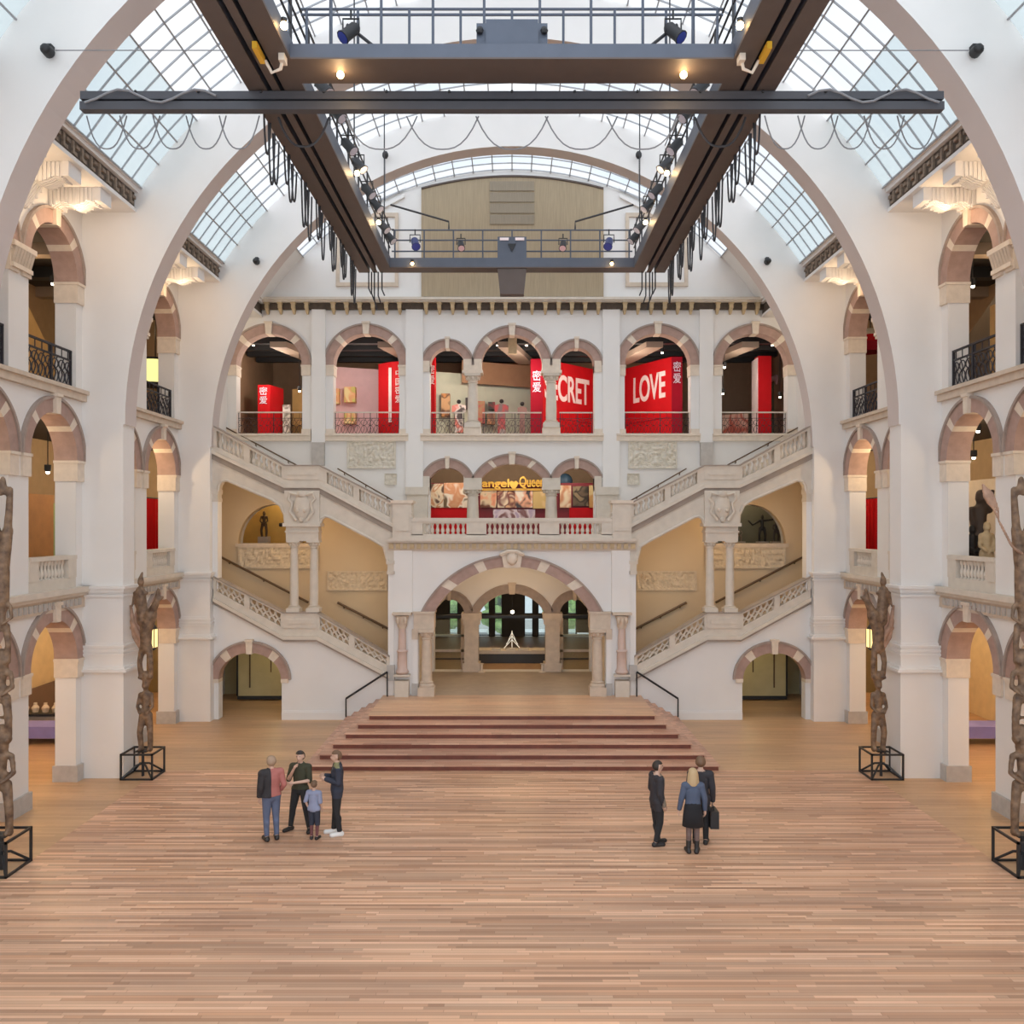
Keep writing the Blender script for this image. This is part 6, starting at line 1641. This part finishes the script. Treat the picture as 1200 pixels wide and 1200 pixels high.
# 3 child
person('child-sized person in a light blue shirt and dark shorts', floorpos(368, 983), R_(170), 1.24, dict(wrr=(-.22, -.08, .92), ell=(.25, .05, 1.15), wrl=(.20, -.02, .95), hed=(0, -.015, 1.66), knl=(.08, -.02, .5), anl=(.07, .03, .085)),
       [('shorts', NAVY, ('hip', 'thigh', 'shin'), .026, lambda c: c[:, 2] > .42), ('shirt', LBLUE, ('torso', 'uarm', 'hip'), .028, lambda c: c[:, 2] > .86), ('shoes', SHOE, ('foot',), .014, None), ('leggings', MAROON, ('shin',), .006, lambda c: c[:, 2] < .45)], HAIRB, child=True, sw=.92)
# 4 man in dark blazer, facing left
person('person in a navy blazer and white sneakers, facing left beside the steps', floorpos(395, 978), R_(-75), 1.84, dict(elr=(-.23, .0, 1.14), wrr=(-.10, -.24, 1.22), ell=(.22, .02, 1.13), wrl=(.10, -.22, 1.20), palmr=(1, 0, 0), palml=(-1, 0, 0), anl=(.10, .05, .085), tol=(.12, -.12, .035), anr=(-.11, -.06, .085), tor=(-.12, -.23, .035)),
       [('trousers', BLKP, ('hip', 'thigh', 'shin'), .016, lambda c: c[:, 2] > .06), ('shirt', mat('olive_collar', (.25, .24, .12), .8), ('torso', 'neck'), .010, lambda c: c[:, 2] < 1.53), ('blazer', NAVY, ('torso', 'uarm', 'farm', 'hip', 'thigh'), .026, lambda c: (c[:, 2] > .80) & ((c[:, 2] < 1.44) | (c[:, 1] > .03)) & ~((abs(c[:, 0]) < .05) & (c[:, 1] < -.05) & (c[:, 2] > 1.2))), ('sneakers', WSHOE, ('foot',), .014, None)], HAIRB, hairstyle='short')
# 5 dark man on the right
person('person in a dark coat with grey-brown front, standing alone of the right group', floorpos(770, 990), R_(105), 1.78, dict(wrr=(-.20, -.06, .88), wrl=(.16, -.12, .90), anl=(.09, -.06, .085), tol=(.11, -.23, .035), anr=(-.09, .07, .085), tor=(-.1, -.1, .035)),
       [('trousers', BLKP, ('hip', 'thigh', 'shin'), .016, lambda c: c[:, 2] > .06), ('coat', GREYC, ('torso', 'uarm', 'farm', 'hip', 'thigh'), .028, lambda c: (c[:, 2] > .74) & (c[:, 2] < 1.47) & (c[:, 1] > -.03)), ('coat_front', GREYB, ('torso', 'hip', 'thigh', 'uarm', 'farm'), .030, lambda c: (c[:, 2] > .80) & (c[:, 2] < 1.47) & (c[:, 1] <= -.03)), ('shoes', SHOE, ('foot',), .012, None)], HAIRD, gird=1.1)
# 6 woman
def skirt(put, V, shell, co, reg, rid):
    q = MB(); q.lathe([(.155, 1.06), (.185, .95), (.205, .80), (.225, .56), (.215, .56), (.19, .80), (.15, 1.05)], (0, 0, 0), 24, 0, 1.0, .78); put('skirt', q.v, q.f, SKIRT)
    for e_ in (-1, 1):
        a = V['an' + ('r' if e_ < 0 else 'l')]; q = MB(); q.box(a.x - .02, a.x + .02, a.y + .02, a.y + .06, .0, .06); put('heel', q.v, q.f, SHOE)
person('person with shoulder-length blond hair, blue-grey jacket and black skirt, seen from behind', floorpos(812, 999), R_(176), 1.74, dict(shr=(-.165, .01, 1.40), shl=(.165, .01, 1.40), elr=(-.24, .03, 1.13), ell=(.24, .03, 1.13), wrr=(-.25, -.02, .89), wrl=(.28, -.02, .89), knr=(-.08, -.01, .5), knl=(.08, -.01, .5), anr=(-.075, .03, .085), anl=(.095, .03, .085)),
       [('tights', TIGHT, ('hip', 'thigh', 'shin'), .006, None), ('jacket', DENIM, ('torso', 'uarm', 'farm', 'hip'), .020, lambda c: c[:, 2] > 1.0 - .12 * (abs(c[:, 0]) > .2)), ('boots', SHOE, ('foot', 'shin'), .012, lambda c: c[:, 2] < .27)], HAIRY, hairstyle='long', extra=skirt, sw=.93)
# 7 man behind her
p7 = floorpos(821, 988)
_, M7, V7 = person('person in a black suit standing close behind the blond person in the skirt', p7, R_(165), 1.84, dict(wrl=(.27, -.03, .88), wrr=(-.24, -.04, .88)),
       [('trousers', BLKP, ('hip', 'thigh', 'shin'), .016, lambda c: c[:, 2] > .06), ('jacket', GREYC, ('torso', 'uarm', 'farm', 'hip', 'thigh'), .026, lambda c: (c[:, 2] > .80) & (c[:, 2] < 1.47)), ('shoes', SHOE, ('foot',), .012, None)], HAIRB)
hp7 = M7 @ (V7['wrr'] + Vector((-.0, -.01, -.13)))
t = thing('briefcase', 'black briefcase carried by the person in the black suit', 'briefcase')
bx, by, bz = WX(828.5, hp7.y), hp7.y, hp7.z
mb = MB(); mb.box(hp7.x - .09, hp7.x + .09, hp7.y - .2, hp7.y + .2, bz - .42, bz - .06); obj('case', mb, BLACK, t)
mb = MB(); mb.tube([(hp7.x, hp7.y - .08, bz - .06), (hp7.x, hp7.y - .08, bz + .02), (hp7.x, hp7.y + .08, bz + .02), (hp7.x, hp7.y + .08, bz - .06)], .012, 6); obj('handle', mb, BLACK, t)

# ================================================================== light
w = bpy.data.worlds.new('world'); sc.world = w; w.use_nodes = True
N, L = w.node_tree.nodes, w.node_tree.links
bg = N['Background']
tc = N.new('ShaderNodeTexCoord')
ns = N.new('ShaderNodeTexNoise'); ns.inputs['Scale'].default_value = 2.2; ns.inputs['Detail'].default_value = 6
L.new(tc.outputs['Generated'], ns.inputs['Vector'])
rp = N.new('ShaderNodeValToRGB')
rp.color_ramp.elements[0].position = .38; rp.color_ramp.elements[0].color = (.66, .78, .92, 1)
rp.color_ramp.elements[1].position = .62; rp.color_ramp.elements[1].color = (1.0, 1.0, 1.0, 1)
L.new(ns.outputs['Fac'], rp.inputs['Fac'])
sx = N.new('ShaderNodeSeparateXYZ'); L.new(tc.outputs['Generated'], sx.inputs[0])
mr = N.new('ShaderNodeMapRange'); mr.inputs['From Min'].default_value = .35; mr.inputs['From Max'].default_value = -.6
mr.inputs['To Min'].default_value = SKY_FRONT; mr.inputs['To Max'].default_value = SKY_BACK
L.new(sx.outputs['Y'], mr.inputs['Value'])
L.new(rp.outputs['Color'], bg.inputs['Color']); L.new(mr.outputs['Result'], bg.inputs['Strength'])
def lamp(kind, loc, en, col, size=.3, rot=None, sizey=None, name='lamp_light'):
    l = bpy.data.lights.new(name, kind); l.energy = en; l.color = col
    if kind == 'AREA':
        l.size = size
        if sizey: l.shape = 'RECTANGLE'; l.size_y = sizey
    elif kind == 'SPOT': l.spot_size = R_(110); l.spot_blend = .6; l.shadow_soft_size = size
    else: l.shadow_soft_size = size
    o = bpy.data.objects.new(name, l); COL.objects.link(o); o.location = loc
    if rot: o.rotation_euler = rot
    return o
WARM = (1, .72, .42); WARM2 = (1, .82, .60)
for s in (-1, 1):
    for (y, z, e_) in ((20.8, 14.7, 34), (27.6, 14.7, 34)):
        lamp('POINT', (s * 10.75, y - 1.2, 14.35), e_, (1, .72, .45), .12)
        lamp('POINT', (s * 10.75, y + 1.2, 14.35), e_, (1, .72, .45), .12)
    lamp('POINT', (s * 10.9, 33.8, 14.3), 40, WARM2, .12)
    for y in (19.2, 22.3, 26.0, 29.2, 33.4):
        lamp('POINT', (s * 14.4, y, 4.2), 90, WARM, .2)
        lamp('POINT', (s * 12.75, y, 9.2), 45 if y < 29 else 120, WARM, .15)
        lamp('POINT', (s * 14.2, y, 14.2), 28, WARM, .2)
    lamp('POINT', (s * 8.2, 32.3, 6.9), 60, WARM, .3)
    lamp('POINT', (s * 5.6, 32.3, 4.9), 30, WARM, .3)
    lamp('POINT', (s * 8.6, 33.2, 2.2), 28, (1, .85, .5), .2)
    lamp('POINT', (s * 9.7, 38.0, 8.4), 50, WARM, .2)
    lamp('POINT', (s * 2.4, 39.5, 4.6), 60, WARM, .2)
lamp('POINT', (0, 33.4, 4.7), 60, WARM, .3)
lamp('POINT', (0, 38.8, 4.6), 70, WARM, .2)
for x, en in ((-10.2, 130), (-6.3, 90), (-2.0, 120), (.6, 80), (3.6, 110), (5.0, 110), (9.6, 60)):
    lamp('POINT', (x, 37.9, 13.3), en, (1, .86, .72), .12)
for x in (-2.6, 0, 2.6): lamp('POINT', (x, 37.6, 9.3), 70, (1, .86, .7), .2)
for s in (-1, 1):
    for (x, y, z) in ((3.02, 15.5, GZ - .25), (3.45, 21.2, GZ + .42), (3.45, 24.6, GZ + .40)): lamp('POINT', (s * x, y, z), 12, (1, .7, .38), .06)

# ---- finish: bring every empty to its thing's base
bpy.context.view_layer.update()
def subtree(o):
    r = []
    for c in o.children: r.append(c); r += subtree(c)
    return r
for t in THINGS:
    pts = [o.matrix_world @ Vector(c) for o in subtree(t) if o.type == 'MESH' for c in o.bound_box]
    if not pts: continue
    c = Vector(((min(p.x for p in pts) + max(p.x for p in pts)) / 2, (min(p.y for p in pts) + max(p.y for p in pts)) / 2, min(p.z for p in pts)))
    t.location = c
    for ch in t.children: ch.location = ch.location - c
for o in list(COL.objects):
    if o.type == 'MESH' and o.parent is None:
        bb = [Vector(c) for c in o.bound_box]
        c = Vector(((bb[0].x + bb[6].x) / 2, (bb[0].y + bb[6].y) / 2, bb[0].z))
        if o.location.length < 1e-6 and o.data.users == 1:
            o.data.transform(Matrix.Translation(-c)); o.location = c
sc.view_settings.view_transform = 'Standard'
sc.view_settings.look = 'None'
sc.view_settings.gamma = 1
sc.view_settings.use_curve_mapping = False
sc.view_settings.exposure = EXPOSURE
sc.cycles.max_bounces = 8
sc.cycles.diffuse_bounces = 5
sc.cycles.transparent_max_bounces = 12
sc.cycles.sample_clamp_indirect = 6
sc.cycles.use_denoising = True
sc.cycles.caustics_reflective = False
sc.cycles.caustics_refractive = False
